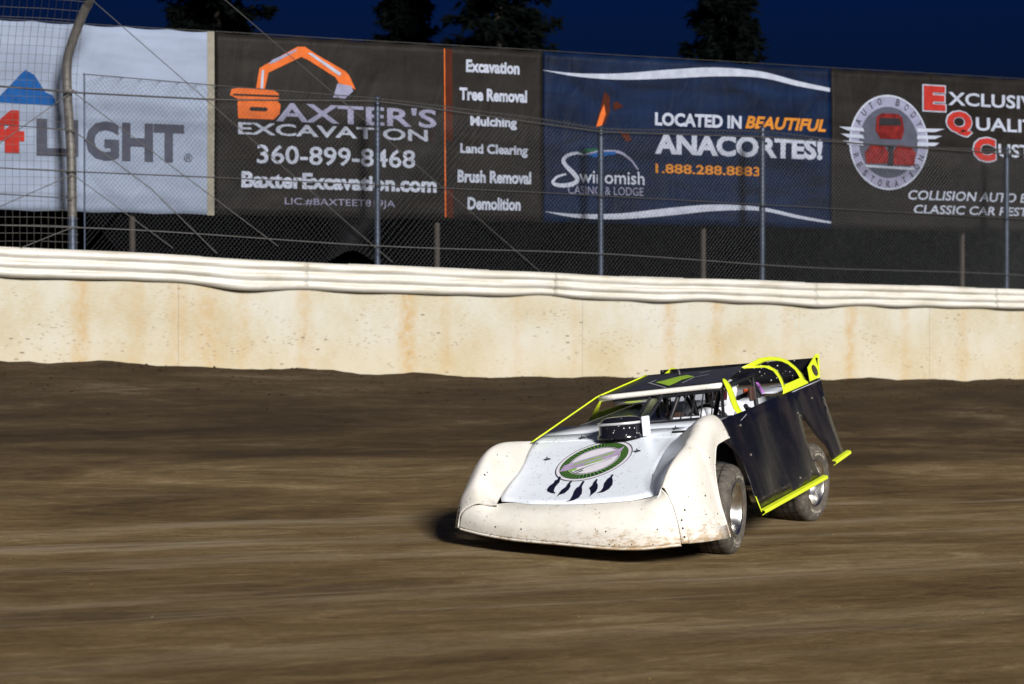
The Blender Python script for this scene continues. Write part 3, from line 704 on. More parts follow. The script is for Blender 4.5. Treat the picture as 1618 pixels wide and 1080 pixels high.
m = MB(); m.tube(cr([V(-.36, .917, .733), V(-.18, .910, .716), V(-.02, .912, .691), V(.12, .938, .598), V(.24, .968, .496), V(.345, 1.014, .341), V(.38, 1.05, .20), V(.43, 1.107, .013)], 5), .007, 6); m.build('rolled_edge', M['plastic'], fl_o)
m = MB(); m.grid([[V(.44, 1.109, .014), V(.62, 1.084, .019), V(.80, 1.034, .028), V(.95, .952, .038)], [V(.43, 1.088, .105), V(.62, 1.062, .118), V(.80, 1.016, .122), V(.95, .944, .120)]]); m.build('repair_strip', M['plastic'], fl_o, thick=.004)
# nose: columns across, rows from the hood seam to the lower lip
NC = [
 [(1.028, -.615, .405), (1.033, -.70, .416), (1.035, -.79, .405), (1.033, -.88, .35), (1.02, -.918, .246)],
 [(.90, -.545, .407), (1.0, -.585, .392), (1.075, -.66, .335), (1.092, -.70, .275), (1.085, -.715, .205)],
 [(.92, -.44, .405), (1.03, -.46, .37), (1.105, -.48, .305), (1.13, -.50, .25), (1.125, -.50, .168)],
 [(.97, -.30, .392), (1.07, -.31, .35), (1.13, -.32, .285), (1.155, -.32, .232), (1.155, -.32, .145)],
 [(1.02, .08, .379), (1.10, .09, .335), (1.155, .10, .265), (1.18, .10, .205), (1.178, .10, .098)],
 [(1.02, .36, .380), (1.10, .37, .325), (1.15, .38, .25), (1.175, .38, .187), (1.172, .38, .062)],
 [(.99, .58, .386), (1.065, .60, .33), (1.115, .61, .25), (1.14, .61, .178), (1.136, .61, .045)],
 [(.93, .695, .404), (1.02, .725, .378), (1.065, .755, .295), (1.083, .765, .185), (1.078, .77, .044)],
 [(1.0, .783, .462), (1.0, .832, .412), (1.0, .868, .31), (1.0, .893, .18), (1.0, .904, .046)]]
cols = [cr([V(*p) for p in c], 5) for c in NC]
rows = [cr([c[i] for c in cols], 6) for i in range(len(cols[0]))]
ncrease = MB(); ncrease.grid(rows); nose_o = ncrease.build('nose', M['plastic'], car, thick=.006, offset=0)
# raised rub strip along the nose
m = MB(); m.tube([r_+V(-.001, 0, 0) for r_ in rows[15]][5:-2], .0045, 8); m.build('nose_bead', M['plastic'], nose_o); 
m = MB(); m.grid([[p+V(.003, 0, 0), p+V(.006, 0, -.012), p+V(-.01, 0, -.022)] for p in rows[-1]]); m.build('nose_lip', M['plastic'], nose_o, thick=.004)
def bv(mb): return BVHTree.FromPolygons([Vector(v) for v in mb.v], mb.f)
bvN = bv(ncrease); bvL = bv(fl_m); bvR = bv(fr_m)
def rivet(tree, par, p, r=.009, mat='bar', name='rivet', out=V(1, .3, 0)):
    loc, nor, _, _ = tree.find_nearest(V(*p))
    if nor.dot(out) < 0: nor = -nor
    a = nor.orthogonal().normalized(); b = nor.cross(a); m = MB(); n = 10; c = loc+nor*.0045
    ringv = [c+(a*math.cos(2*math.pi*k/n)+b*math.sin(2*math.pi*k/n))*r for k in range(n)]
    ring2 = [c+nor*.004+(a*math.cos(2*math.pi*k/n)+b*math.sin(2*math.pi*k/n))*r*.7 for k in range(n)]
    m.add(ringv+ring2, [(k, (k+1) % n, n+(k+1) % n, n+k) for k in range(n)]+[tuple(range(n, 2*n))]); m.build(name, M[mat], par)
for p in ((.62, 1.0, .36), (.93, .94, .29), (.96, .90, .215), (.965, .905, .155), (.965, .915, .09)): rivet(bvL, fl_o, p)
for p in ((.75, -.80, .60), (.98, -.92, .40), (1.0, -.93, .36), (1.01, -.9, .32), (1.0, -.91, .29)): rivet(bvR, fr_o, p, out=V(1, -.2, .3))
for p in ((1.15, -.32, .225), (1.17, .38, .18), (1.13, -.55, .25), (1.09, .76, .17)): rivet(bvN, nose_o, p, .006)
for k in range(9): rivet(bvN, nose_o, (1.16, -.62+.17*k, .155-.012*k), .0045, 'rusty')
for p in ((.15, .95, .52), (.50, 1.03, .20), (.70, 1.0, .22), (.30, .93, .62)): rivet(bvL, fl_o, p, .0055)
for p in ((.35, -.86, .74), (.70, -.80, .62), (.20, -.84, .72)): rivet(bvR, fr_o, p, .006, out=V(.3, 1, 1))
# seam strips between nose and fenders
m = MB(); sc_ = [LFS[-1][1][k] for k in range(4, 9)]; m.grid([[V(1.004, v+.004, w)+V(.002, .003, 0), V(.975, v+.012, w)+V(0, .004, 0)] for v, w in sc_]); m.build('seam_strip', M['plastic'], fl_o, thick=.004)

# hood
m = MB()
hl = [(-.78, .44), (-.53, .43), (-.32, .436), (-.1, .45), (.12, .475), (.35, .52), (.52, .555), (.72, .61), (.845, .66), (.91, .70)]
hr = [(-.78, -.95), (-.62, -.937), (-.30, -.865), (-.05, -.80), (.20, -.75), (.40, -.73), (.60, -.695), (.78, -.655), (.86, -.602), (.90, -.52)]
rows = []
ulist = ax(-.78, .90, .12)+[.90]
front = [(-.60, .86), (-.5, .88), (-.3, .97), (.08, 1.02), (.36, 1.02), (.58, .99), (.68, .93), (.726, .905)]
def hoodrow(t):
    # t 0 (rear) .. 1 (front); columns across
    out = []
    for k in range(25):
        a = k/24
        ur = lerp(-.78, .86, t); ul = lerp(-.78, .905, t)
        vr = pw([(x, y) for x, y in hr], ur); vl = pw(hl, ul); v = lerp(vr, vl, a)
        uf = pw(front, lerp(-.60, .726, a)); u = lerp(-.78, uf, t)
        crown = .008*math.sin(math.pi*a)*math.sin(math.pi*min(1, t))
        out.append(V(u, v, hw(u)+.0+crown*0))
    return out
m.grid([hoodrow(i/14) for i in range(15)]); hood = m.build('hood', M['hood'], car, thick=.003, offset=0)
HN = V(.245, 0, 1).normalized()
def H(u, v, d=.004): return V(u, v, hw(u))+HN*d
# emblem on the hood: an elongated ring, lavender sash and five hanging feathers
C0 = V(-.015, -.140, 0); A0 = V(.468, .122, 0); B0 = V(-.165, .278, 0)
def E(x, y, d=.005): p = C0+A0*(-y)+B0*x; return H(p.x, p.y, d)
def disc(name, r, mat, d, par, r0=0, n=64):
    m = MB()
    if r0: m.grid([[E(r*math.cos(2*math.pi*k/n), r*math.sin(2*math.pi*k/n), d), E(r0*math.cos(2*math.pi*k/n), r0*math.sin(2*math.pi*k/n), d)] for k in range(n+1)], False)
    else: m.poly([E(r*math.cos(2*math.pi*k/n), r*math.sin(2*math.pi*k/n), d) for k in range(n)])
    return m.build(name, M[mat], par)
emb = disc('emblem', 1.0, 'pale', .003, hood)
em = disc('emblem_rim', 1.0, 'navy', .005, hood, .975)
disc('emblem_ring', .89, 'dgreen', .005, hood, .68); disc('emblem_line', .655, 'navy', .005, hood, .635)
m = MB()
for k in range(52):
    a = 2*math.pi*k/52; da = .010
    m.poly([E(.69*math.cos(a-da), .69*math.sin(a-da), .007), E(.88*math.cos(a-da+.05), .88*math.sin(a-da+.05), .007), E(.88*math.cos(a+da+.05), .88*math.sin(a+da+.05), .007), E(.69*math.cos(a+da), .69*math.sin(a+da), .007)])
m.build('emblem_spokes', M['lgreen'], hood)
m = MB(); m.poly([E(-.80, .08, .008), E(.62, .34, .008), E(.74, .42, .008), E(.66, .08, .008), E(.62, -.02, .008), E(-.70, -.26, .008), E(-.86, -.22, .008)]); m.build('emblem_sash', M['lav'], hood)
m = MB()
random.seed(4)
for row, (x0, x1, yy, sl) in enumerate(((-.52, .50, -.01, .19), (-.22, .24, -.14, .19))):
    x = x0
    while x < x1:
        w_ = random.uniform(.03, .055); y = yy+sl*(x-x0)*1.0
        m.poly([E(x, y-.055, .010), E(x+w_, y-.050, .010), E(x+w_*1.05, y+.055, .010), E(x+.01, y+.05, .010)]); x += w_+.016
m.poly([E(-.62, -.36, .008), E(-.40, -.30, .008), E(-.42, -.22, .008), E(-.60, -.26, .008)])
m.build('emblem_lettering', M['lgreen'], hood)
m = MB(); m.poly([E(-.45, -.44, .008), E(-.22, -.36, .008), E(-.20, -.30, .008), E(-.44, -.38, .008)]); m.poly([E(-.50, -.56, .008), E(-.20, -.46, .008), E(-.26, -.42, .008)]); m.poly([E(-.2, -.3, .009), E(.46, -.13, .009), E(.5, -.10, .009), E(-.2, -.32, .009)]); m.build('emblem_leaf', M['dgreen'], hood)
# feathers, each traced as its own shape on the hood (u, v)
def hpx(px, py):
    o = V(0, 0, 1.8)-TM; d = V((px-809)/3020, 1, -(py-520)/3020); Pt = PM.transposed(); o = Pt@o; d = Pt@d
    n = V(.245, 0, 1); t = (.628-n.dot(o))/n.dot(d); p = o+d*t; return p.x, p.y
def zz(x, y): return 860+x*.10185, 690+y*.10185
FE = [[(235, 620), (262, 630), (245, 690), (235, 720), (200, 750), (165, 800), (150, 850), (180, 885), (110, 880), (50, 850), (45, 820), (80, 770), (150, 720), (165, 685), (205, 670)],
      [(425, 680), (442, 690), (405, 740), (412, 775), (380, 830), (320, 880), (240, 905), (190, 945), (225, 890), (270, 830), (340, 780), (365, 735)],
      [(600, 690), (632, 700), (600, 750), (585, 785), (592, 830), (585, 890), (540, 950), (460, 990), (335, 1018), (400, 985), (440, 920), (465, 850), (500, 800), (545, 775), (575, 730)],
      [(812, 660), (832, 665), (815, 720), (835, 750), (830, 810), (800, 860), (740, 905), (700, 940), (722, 890), (720, 840), (700, 800), (750, 755), (765, 715)],
      [(1050, 590), (1080, 590), (1055, 640), (1068, 690), (1060, 750), (1010, 815), (930, 860), (810, 885), (880, 845), (920, 790), (930, 730), (985, 655), (1025, 630)]]
for f_ in FE:
    m = MB(); m.poly([H(*hpx(*zz(*p)), .005) for p in f_]); m.build('feather', M['navy'], hood)
for (u, v) in ((-.105, -.595), (-.176, .18), (-.63, -.48), (-.72, .34)):
    m = MB(); m.tube([H(u, v-.03, .01), H(u, v+.03, .012)], .005, 6); m.tube([H(u-.03, v, .008), H(u+.03, v, .012)], .004, 6); m.tube([H(u, v, 0), H(u, v, .03)], .006, 6); m.build('hood_pin', M['under'], hood)
# shallow fold lines in the hood sheet
m = MB(); m.tube([H(-.62, -.9, .001), H(-.52, .42, .001)], .004, 5); m.build('hood_fold', M['hood'], hood)

# cowl and decks
def dk(u): return .855-.054*u
m = MB()
m.grid([[V(u, v, lerp(hw(-.78)+.003, dk(u)-.03, min(1, (-.78-u)/.3))) for v in (-.95, -.6, -.2, .2, .46, .80, .87)] for u in (-.775, -.9, -1.05)]); m.build('cowl', M['deck'], car, thick=.003)
m = MB(); m.grid([[V(u, -.90, .737-.07*u), V(u, -.60, .715-.07*u), V(u, -.30, .66-.07*u)] for u in ax(-3.75, -1.05, .3)+[-1.05]]); m.build('right_deck', M['deck'], car, thick=.003)
m = MB(); m.grid([[V(u, v, dk(u)-.025-(.02 if abs(v) < .5 else 0)) for v in (-.92, -.5, -.3, 0, .3, .5, .83)] for u in (-3.75, -3.3, -2.9, -2.62)]); m.build('rear_deck', M['deck'], car, thick=.003)
m = MB(); m.grid([[V(u, -.30, .655-.07*u), V(u, -.30, .35)] for u in (-2.62, -1.05)]); m.build('cockpit_side', M['inner'], car, thick=.004)
m = MB(); m.poly([V(-1.08, -.30, .25), V(-1.08, .86, .25), V(-1.08, .86, .85), V(-1.08, -.30, .85)]); m.build('firewall', M['inner'], car, thick=.004)
m = MB(); m.poly([V(-2.62, -.30, .25), V(-2.62, .82, .25), V(-2.62, .82, .955), V(-2.62, -.30, .945)]); m.build('bulkhead', M['inner'], car, thick=.004)
m = MB(); m.box((-1.85, .28, .28), (1.6, 1.2, .01)); m.build('cockpit_floor', M['under'], car)
m = MB(); m.box((-1.3, 0, .30), (3.6, 1.0, .24)); m.box((.2, 0, .24), (.9, .62, .22)); m.box((-3.4, 0, .42), (.7, 1.1, .2)); m.build('chassis', M['under'], car, bevel=.02)

# side panels
def SL(u, w, off=0): return V(u, 1.109-.29*w+off, w)
left = [(-.335, .873), (-.757, .894), (-2.361, .973), (-3.755, 1.048), (-3.69, .93), (-3.60, .816), (-3.575, .585), (-3.568, .366), (-3.60, .305), (-3.12, .278), (-3.09, .425), (-2.92, .537), (-2.83, .63), (-2.76, .69), (-2.68, .705), (-2.62, .68), (-2.56, .60), (-2.50, .50), (-2.475, .40), (-2.49, .30), (-2.545, .19), (-1.47, .135), (-.50, .108), (-.505, .249), (-.535, .35), (-.543, .436), (-.52, .544), (-.46, .60), (-.40, .64), (-.32, .68), (-.243, .71)]
def panel(pts, sg, name, mat, z=0):
    bm = bmesh.new(); vs = [bm.verts.new(V(SL(*p).x, sg*(SL(*p).y+z), SL(*p).z)) for p in pts]; f = bm.faces.new(vs)
    bmesh.ops.triangulate(bm, faces=[f]); 
    for _ in range(3): bmesh.ops.subdivide_edges(bm, edges=[e for e in bm.edges if e.calc_length() > .14], cuts=1); bmesh.ops.triangulate(bm, faces=bm.faces)
    for v in bm.verts:   # gentle buckles of the sheet metal
        t = max(0, min(1, (v.co.z-.15)/.3))*max(0, min(1, (1.0-v.co.z)/.15)); b = .012*math.sin(v.co.x*5.2+v.co.z*1.5)*t+.010*noise.noise(Vector((v.co.x*2.2, 0, v.co.z*1.2)))*t; v.co.y += sg*b
    me = bpy.data.meshes.new(name); bm.to_mesh(me); bm.free(); me.polygons.foreach_set('use_smooth', [True]*len(me.polygons))
    o = bpy.data.objects.new(name, me); COL.objects.link(o); me.materials.append(M[mat]); o.parent = car
    s_ = o.modifiers.new('sol', 'SOLIDIFY'); s_.thickness = .004; s_.offset = 0; return o
sp_l = panel(left, 1, 'side_panel', 'black'); sp_r = panel([(-.55, .775), (-2.361, .90), (-3.72, 1.0), (-3.57, .38), (-3.1, .3), (-2.9, .6), (-2.6, .68), (-2.3, .6), (-2.15, .2), (-.55, .12), (-.6, .5)], -1, 'side_panel', 'black')
for p in ((-.80, .80), (-.78, .55), (-2.30, .26), (-1.9, .24), (-2.55, .78), (-3.2, .88)):
    m = MB(); c = SL(*p, .006); m.tube([c-V(0, .004, 0), c+V(0, .006, 0)], .010, 10); m.build('rivet', M['dusty'], sp_l)
# yellow rub rails under the door and the tail
def railstrip(a, b, name='rub_rail', t=.0):
    m = MB(); rows = []
    for u, w in (a, b):
        base = SL(u, w); rows.append([base+V(0, .0, .012), base+V(0, .035, .006), base+V(0, .040, -.018), base+V(0, .012, -.034)])
    m.grid(rows, False); return m.build(name, M['yellow'], car, thick=.006, offset=0)
railstrip((-.515, .105), (-2.63, .178)); railstrip((-3.09, .272), (-3.72, .315))
m = MB(); m.grid([[SL(-.49, .10, .012), SL(-.515, .10, .012)], [SL(-.485, .23, .012), SL(-.50, .23, .012)]]); m.build('rub_rail_end', M['yellow'], car, thick=.005)
# inner curtain behind the wheel arch and frame tubes seen through it
m = MB(); m.grid([[V(-.62, v*(1.03 if w < .5 else .84), w) for w in (.15, .8)] for v in (.4, .95)]); m.build('splash_panel', M['under'], car, thick=.004)
for a, b, r in (((-.05, .35, .45), (-.02, .80, .30), .018), ((-.3, .35, .40), (-.05, .80, .27), .018), ((.0, .55, .28), (-.08, .46, .55), .030), ((-.45, .40, .50), (.3, .40, .42), .018), ((.1, .4, .18), (.0, .85, .18), .018), ((-.25, .66, .40), (-.25, .66, .64), .008), ((-.32, .62, .56), (-.16, .70, .56), .007)):
    m = MB(); m.tube([a, b], r, 10); m.build('suspension_link', M['galv'] if r < .01 else M['bar'], car)
m = MB(); m.tube([(0, .55, .28), (-.07, .47, .50)], .045, 14); m.build('shock_spring', M['silver'], car)

# roof
RC = {'FL': V(-1.344, .587, 1.138), 'FR': V(-1.344, -.565, 1.105), 'RL': V(-2.35, .48, 1.252), 'RR': V(-2.35, -.46, 1.236)}
def RP(a, b, d=0):  # a: 0 right..1 left, b: 0 front..1 rear
    p = (RC['FR']*(1-a)+RC['FL']*a)*(1-b)+(RC['RR']*(1-a)+RC['RL']*a)*b
    return p+V(0, 0, .018*math.sin(math.pi*a)*0+.02*math.sin(math.pi*b)*0+d)
m = MB(); m.grid([[RP(a/8, b/6) for a in range(9)] for b in range(7)]); roof = m.build('roof', M['roof'], car, thick=.012, offset=0)
m = MB(); m.grid([[RP(a/8, 0)+V(.006, 0, .012), RP(a/8, 0)+V(.022, 0, -.004), RP(a/8, 0)+V(.022, 0, -.026), RP(a/8, 0)+V(.006, 0, -.036)] for a in range(9)]); m.build('roof_lip', M['lip'], roof, thick=.004)
m = MB(); m.grid([[RP(-.012, b/6)+V(0, -.004, .012), RP(-.012, b/6)+V(0, -.004, -.02)] for b in range(7)]); m.build('roof_edge', M['yellow'], roof, thick=.006)
def rxy(u, v, d=.012):
    b = (-1.344-u)/1.006; vl = lerp(.587, .48, b); vr = lerp(-.565, -.46, b); return RP((v-vr)/(vl-vr), b, d)
m = MB(); m.poly([rxy(*p) for p in ((-1.80, -.19), (-1.50, .04), (-1.63, .055), (-1.80, .06), (-1.92, .14), (-2.06, .03), (-2.03, -.04))]); m.build('roof_number', M['numgreen'], roof)
for a, b in (((-1.83, -.27), (-1.41, .04)), ((-1.95, -.24), (-1.80, -.26)), ((-1.60, .13), (-1.88, .15)), ((-1.88, .15), (-1.97, .26)), ((-2.13, .12), (-2.2, .2))):
    m = MB(); n = (V(*b, 0)-V(*a, 0)).normalized(); n = V(-n.y, n.x, 0)*.009; m.poly([rxy(a[0]-n.x, a[1]-n.y, .011), rxy(b[0]-n.x, b[1]-n.y, .011), rxy(b[0]+n.x, b[1]+n.y, .011), rxy(a[0]+n.x, a[1]+n.y, .011)]); m.build('roof_stripe', M['greyline'], roof)
m = MB(); m.tube([rxy(-2.2, -.1, 0), rxy(-2.2, -.1, .05)], [.03, .012], 8); m.build('roof_fitting', M['bar'], roof)

# yellow window posts
def strip(a, b, w, name='window_post', mid=None, mat='yellow'):
    P_ = cr([a]+([mid] if mid else [])+[b], 6); m = MB(); rows = []
    for i, p in enumerate(P_): rows.append([p-V(w/2, 0, 0), p+V(w/2, 0, 0)])
    m.grid(rows); return m.build(name, M[mat], car, thick=.008, offset=0)
m = MB(); m.grid([[V(-1.35, .573, 1.185), V(-1.46, .572, 1.186)], [V(-1.255, .645, 1.107), V(-1.40, .648, 1.106)], [V(-1.06, .728, 1.015), V(-1.185, .737, 1.006)], [V(-.885, .809, .924), V(-1.06, .806, .927)], [V(-.90, .848, .885), V(-1.03, .850, .885)]]); m.build('window_post', M['yellow'], car, thick=.008, subsurf=2)
strip(V(-1.344, -.585, 1.11), V(-.52, -.90, .79), .045)
# sail panels
def sail(pts, sg=1, name='sail_panel', mat='yellow', off=0): 
    m = MB(); m.poly([V(u, sg*(1.109-.29*w+off), w) for u, w in pts]); return m.build(name, M[mat], car, thick=.006, offset=0)
def frame(outer, inner, name):
    m = MB(); n = min(len(outer), len(inner)); m.grid([[V(u, 1.109-.29*w, w), V(u2, 1.109-.29*w2, w2)] for (u, w), (u2, w2) in zip(outer, inner)]); return m.build(name, M['yellow'], car, thick=.006, offset=0)
frame([(-1.436, 1.267), (-1.733, 1.293), (-2.018, 1.322), (-2.326, 1.322), (-2.636, 1.305), (-2.868, 1.27), (-3.071, 1.193), (-3.18, 1.126), (-3.26, 1.037)],
      [(-1.507, 1.250), (-1.957, 1.268), (-2.16, 1.284), (-2.401, 1.285), (-2.693, 1.262), (-2.86, 1.225), (-3.02, 1.165), (-3.055, 1.12), (-3.09, 1.05)], 'sail_hoop')
m = MB(); oo = [(-1.469, 1.271), (-2.0, 1.257), (-2.223, 1.243), (-2.423, 1.192), (-2.487, 1.114), (-2.489, 1.052), (-2.40, .975)]; ii = [(-1.532, 1.252), (-2.092, 1.233), (-2.30, 1.192), (-2.385, 1.127), (-2.402, 1.06), (-2.38, 1.0), (-2.335, .977)]
m.grid([[V(u, 1.112-.29*w, w), V(u2, 1.112-.29*w2, w2)] for (u, w), (u2, w2) in zip(oo, ii)]); m.build('sail_hoop', M['yellow'], car, thick=.006, offset=0)
sail([(-2.335, .973), (-3.26, 1.022), (-3.26, 1.037), (-3.079, 1.086), (-2.489, 1.052)], 1, off=.005)
# right sail panel with its window: four strips joined into one sheet
m = MB(); f = lambda u, w: V(u, -.82-.15*(.87-w)*0-.0, w)
O_ = [(-1.80, .868), (-2.175, 1.075), (-3.07, 1.09), (-3.25, .965)]; I_ = [(-2.06, .945), (-2.14, 1.033), (-2.80, 1.042), (-2.78, .97)]
f = lambda u, w: V(u, -.885+(w-.87)*.08, w)
m.grid([[f(*O_[k % 4]), f(*I_[k % 4])] for k in range(5)], False); m.build('sail_panel', M['yellow'], car, thick=.006, offset=0)
# spoiler with end boards
m = MB(); m.grid([[V(-3.76, v, 1.03), V(-3.83, v, 1.245)] for v in ax(-.86, .78, .2)+[.78]]); spo = m.build('spoiler', M['spoiler'], car, thick=.005)
m = MB(); m.poly([V(u, 1.115-.29*w, w) for u, w in ((-4.02, 1.278), (-3.871, 1.276), (-3.446, 1.169), (-3.345, 1.036), (-3.735, 1.055))]); bd = m.build('spoiler_board', M['yellow'], car, thick=.006, offset=0)
m = MB(); c = V(-3.63, 1.125-.29*1.13, 1.13); m.poly([c+V(math.cos(2*math.pi*k/20)*.085, -.29*math.sin(2*math.pi*k/20)*.055, math.sin(2*math.pi*k/20)*.055) for k in range(20)]); m.build('board_emblem', M['rusty'], bd)
m = MB(); m.poly([V(u, -(1.115-.29*w), w) for u, w in ((-4.0, 1.25), (-3.871, 1.26), (-3.446, 1.15), (-3.345, .98), (-3.735, 1.0))]); m.build('spoiler_board', M['yellow'], car, thick=.006)
# air cleaner scoop
sc_ = empty('air_scoop'); sc_.parent = car; sc_.location = (-.60, -.10, hw(-.6)); sc_.scale = (1.06, 1.06, 1.3)
m = MB(); n = 40; prof = [(.0, .205), (.015, .205), (.03, .185), (.10, .180), (.108, .165), (.125, .15), (.135, .10), (.137, .0)]
Mx = Matrix(((0, 0, 1), (0, 1, 0), (1, 0, 0)))
m.lathe(prof, Mx, n); m.build('air_cleaner', M['air'], sc_)
m = MB(); m.grid([[V(.187*math.cos(a), .187*math.sin(a), .088), V(.190*math.cos(a), .190*math.sin(a), .104)] for a in [2*math.pi*k/40 for k in range(41)]]); m.build('clamp_ring', M['silver'], sc_, thick=.004)
m = MB(); m.box((.02, .215, .065), (.10, .035, .13)); m.build('scoop_bracket', M['hood'], sc_, bevel=.006)
# rock screen and roll cage
def WS(v, k): # k 0 bottom..1 top of the windscreen plane
    b = V(-.96, v, .857+.028*v); t = V(-1.345, v*.84, 1.078+.035*v); return b*(1-k)+t*k
scr = empty('rock_screen'); scr.parent = car
m = MB(); m.tube([WS(-.02, 0), WS(.20, 0), WS(.70, 0)], .011, 6); m.tube([WS(-.02, .93), WS(.70, .93)], .013, 6); m.build('screen_frame', M['bar'], scr)
for v in (.20, .30, .395, .485, .585):
    m = MB(); m.tube([WS(v, 0), WS(v, 1)], .0065, 6); m.build('screen_bar', M['bar'], scr)
for a, b, r in ((WS(-.02, 0), WS(.03, 1), .016), (V(-.965, -.135, .855), WS(-.10, .95), .013), (WS(.69, 0), WS(.68, 1), .014)):
    m = MB(); m.tube([a, b], r, 8); m.build('screen_post', M['bar'], scr)
t = NT('windscreen_plastic'); t.b.inputs['Transmission Weight'].default_value = 1; t.b.inputs['Roughness'].default_value = .25; t.b.inputs['IOR'].default_value = 1.1; t.col(t.ramp(t.noise(t.mapping(), 9, 4), [(.3, (.78, .86, .72)), (.7, (.9, .95, .86))])); M['glass'] = t.m
m = MB(); m.poly([V(-.97, -.13, .87), WS(-.03, .02), WS(.02, .9), WS(-.09, .9)]); m.build('windscreen', M['glass'], car, thick=.003)
cage = [[(-1.35, .55, 1.09), (-1.02, .52, .60)], [(-1.38, .18, 1.10), (-1.12, .08, .72)], [(-1.42, .05, 1.10), (-1.25, .12, .60)], [(-1.5, .22, 1.13), (-1.55, .30, .70)], [(-1.6, .1, 1.14), (-1.75, .25, .75)],
        [(-2.32, .56, 1.17), (-2.32, .60, .40)], [(-2.32, -.38, 1.15), (-2.32, -.38, .40)], [(-2.32, .56, 1.17), (-2.32, -.38, 1.15)], [(-2.32, .56, 1.17), (-1.38, .54, 1.10)], [(-2.32, -.38, 1.15), (-1.38, -.44, 1.06)],
        [(-1.38, .54, 1.10), (-1.38, -.44, 1.06)], [(-2.32, .54, 1.15), (-3.3, .50, .55)], [(-2.32, -.36, 1.12), (-3.3, -.45, .55)], [(-2.32, .5, 1.0), (-2.32, -.3, .72)], [(-1.45, .74, .93), (-2.3, .62, .62)]]
cg = empty('roll_cage'); cg.parent = car
for a, b in cage:
    m = MB(); m.tube([a, b], .021, 10); m.build('cage_tube', M['bar'], cg)
m = MB(); m.tube([(-2.62, .50, 1.06), (-2.78, .49, .97)], .034, 10); m.build('tube_padding', M['purple'], cg)
# seat, wheel, bits
st_ = empty('seat'); st_.parent = car
m = MB(); m.grid([[V(-2.14, v, .32), V(-2.20, v, .60), V(-2.24, v, .88)] for v in (.12, .2, .34, .48, .54)]); m.build('seat_back', M['brownred'], st_, thick=.05)
m = MB(); m.grid([[V(-1.62, v, .40), V(-1.9, v, .36), V(-2.14, v, .36)] for v in (.10, .34, .58)]); m.build('seat_base', M['brownred'], st_, thick=.04)
for v in (.14, .56):
    m = MB(); m.box((-2.26, v, 1.0), (.12, .03, .13)); m.build('head_support', M['brownred'], st_, bevel=.01)
m = MB(); cc = V(-1.50, .34, .80)
m.tube([cc+V(-.06*math.sin(a), .17*math.cos(a), .15*math.sin(a)) for a in [2*math.pi*k/28 for k in range(29)]], .014, 8); m.tube([cc, cc+V(.35, 0, -.12)], .016, 8); m.tube([cc-V(0, .16, 0), cc+V(0, .16, 0)], .010, 6); m.build('steering_wheel', M['bar'], car)
m = MB(); m.box((-1.35, .12, .86), (.10, .14, .12)); m.build('dash_box', M['brownred'], car, bevel=.01)
m = MB(); m.box((-1.28, .34, .83), (.04, .5, .10)); m.build('dashboard', M['inner'], car, bevel=.01)
m = MB(); m.tube([(-2.75, .36, .93), (-2.75, .36, 1.03)], .035, 12); m.build('extinguisher', M['orange'], car)

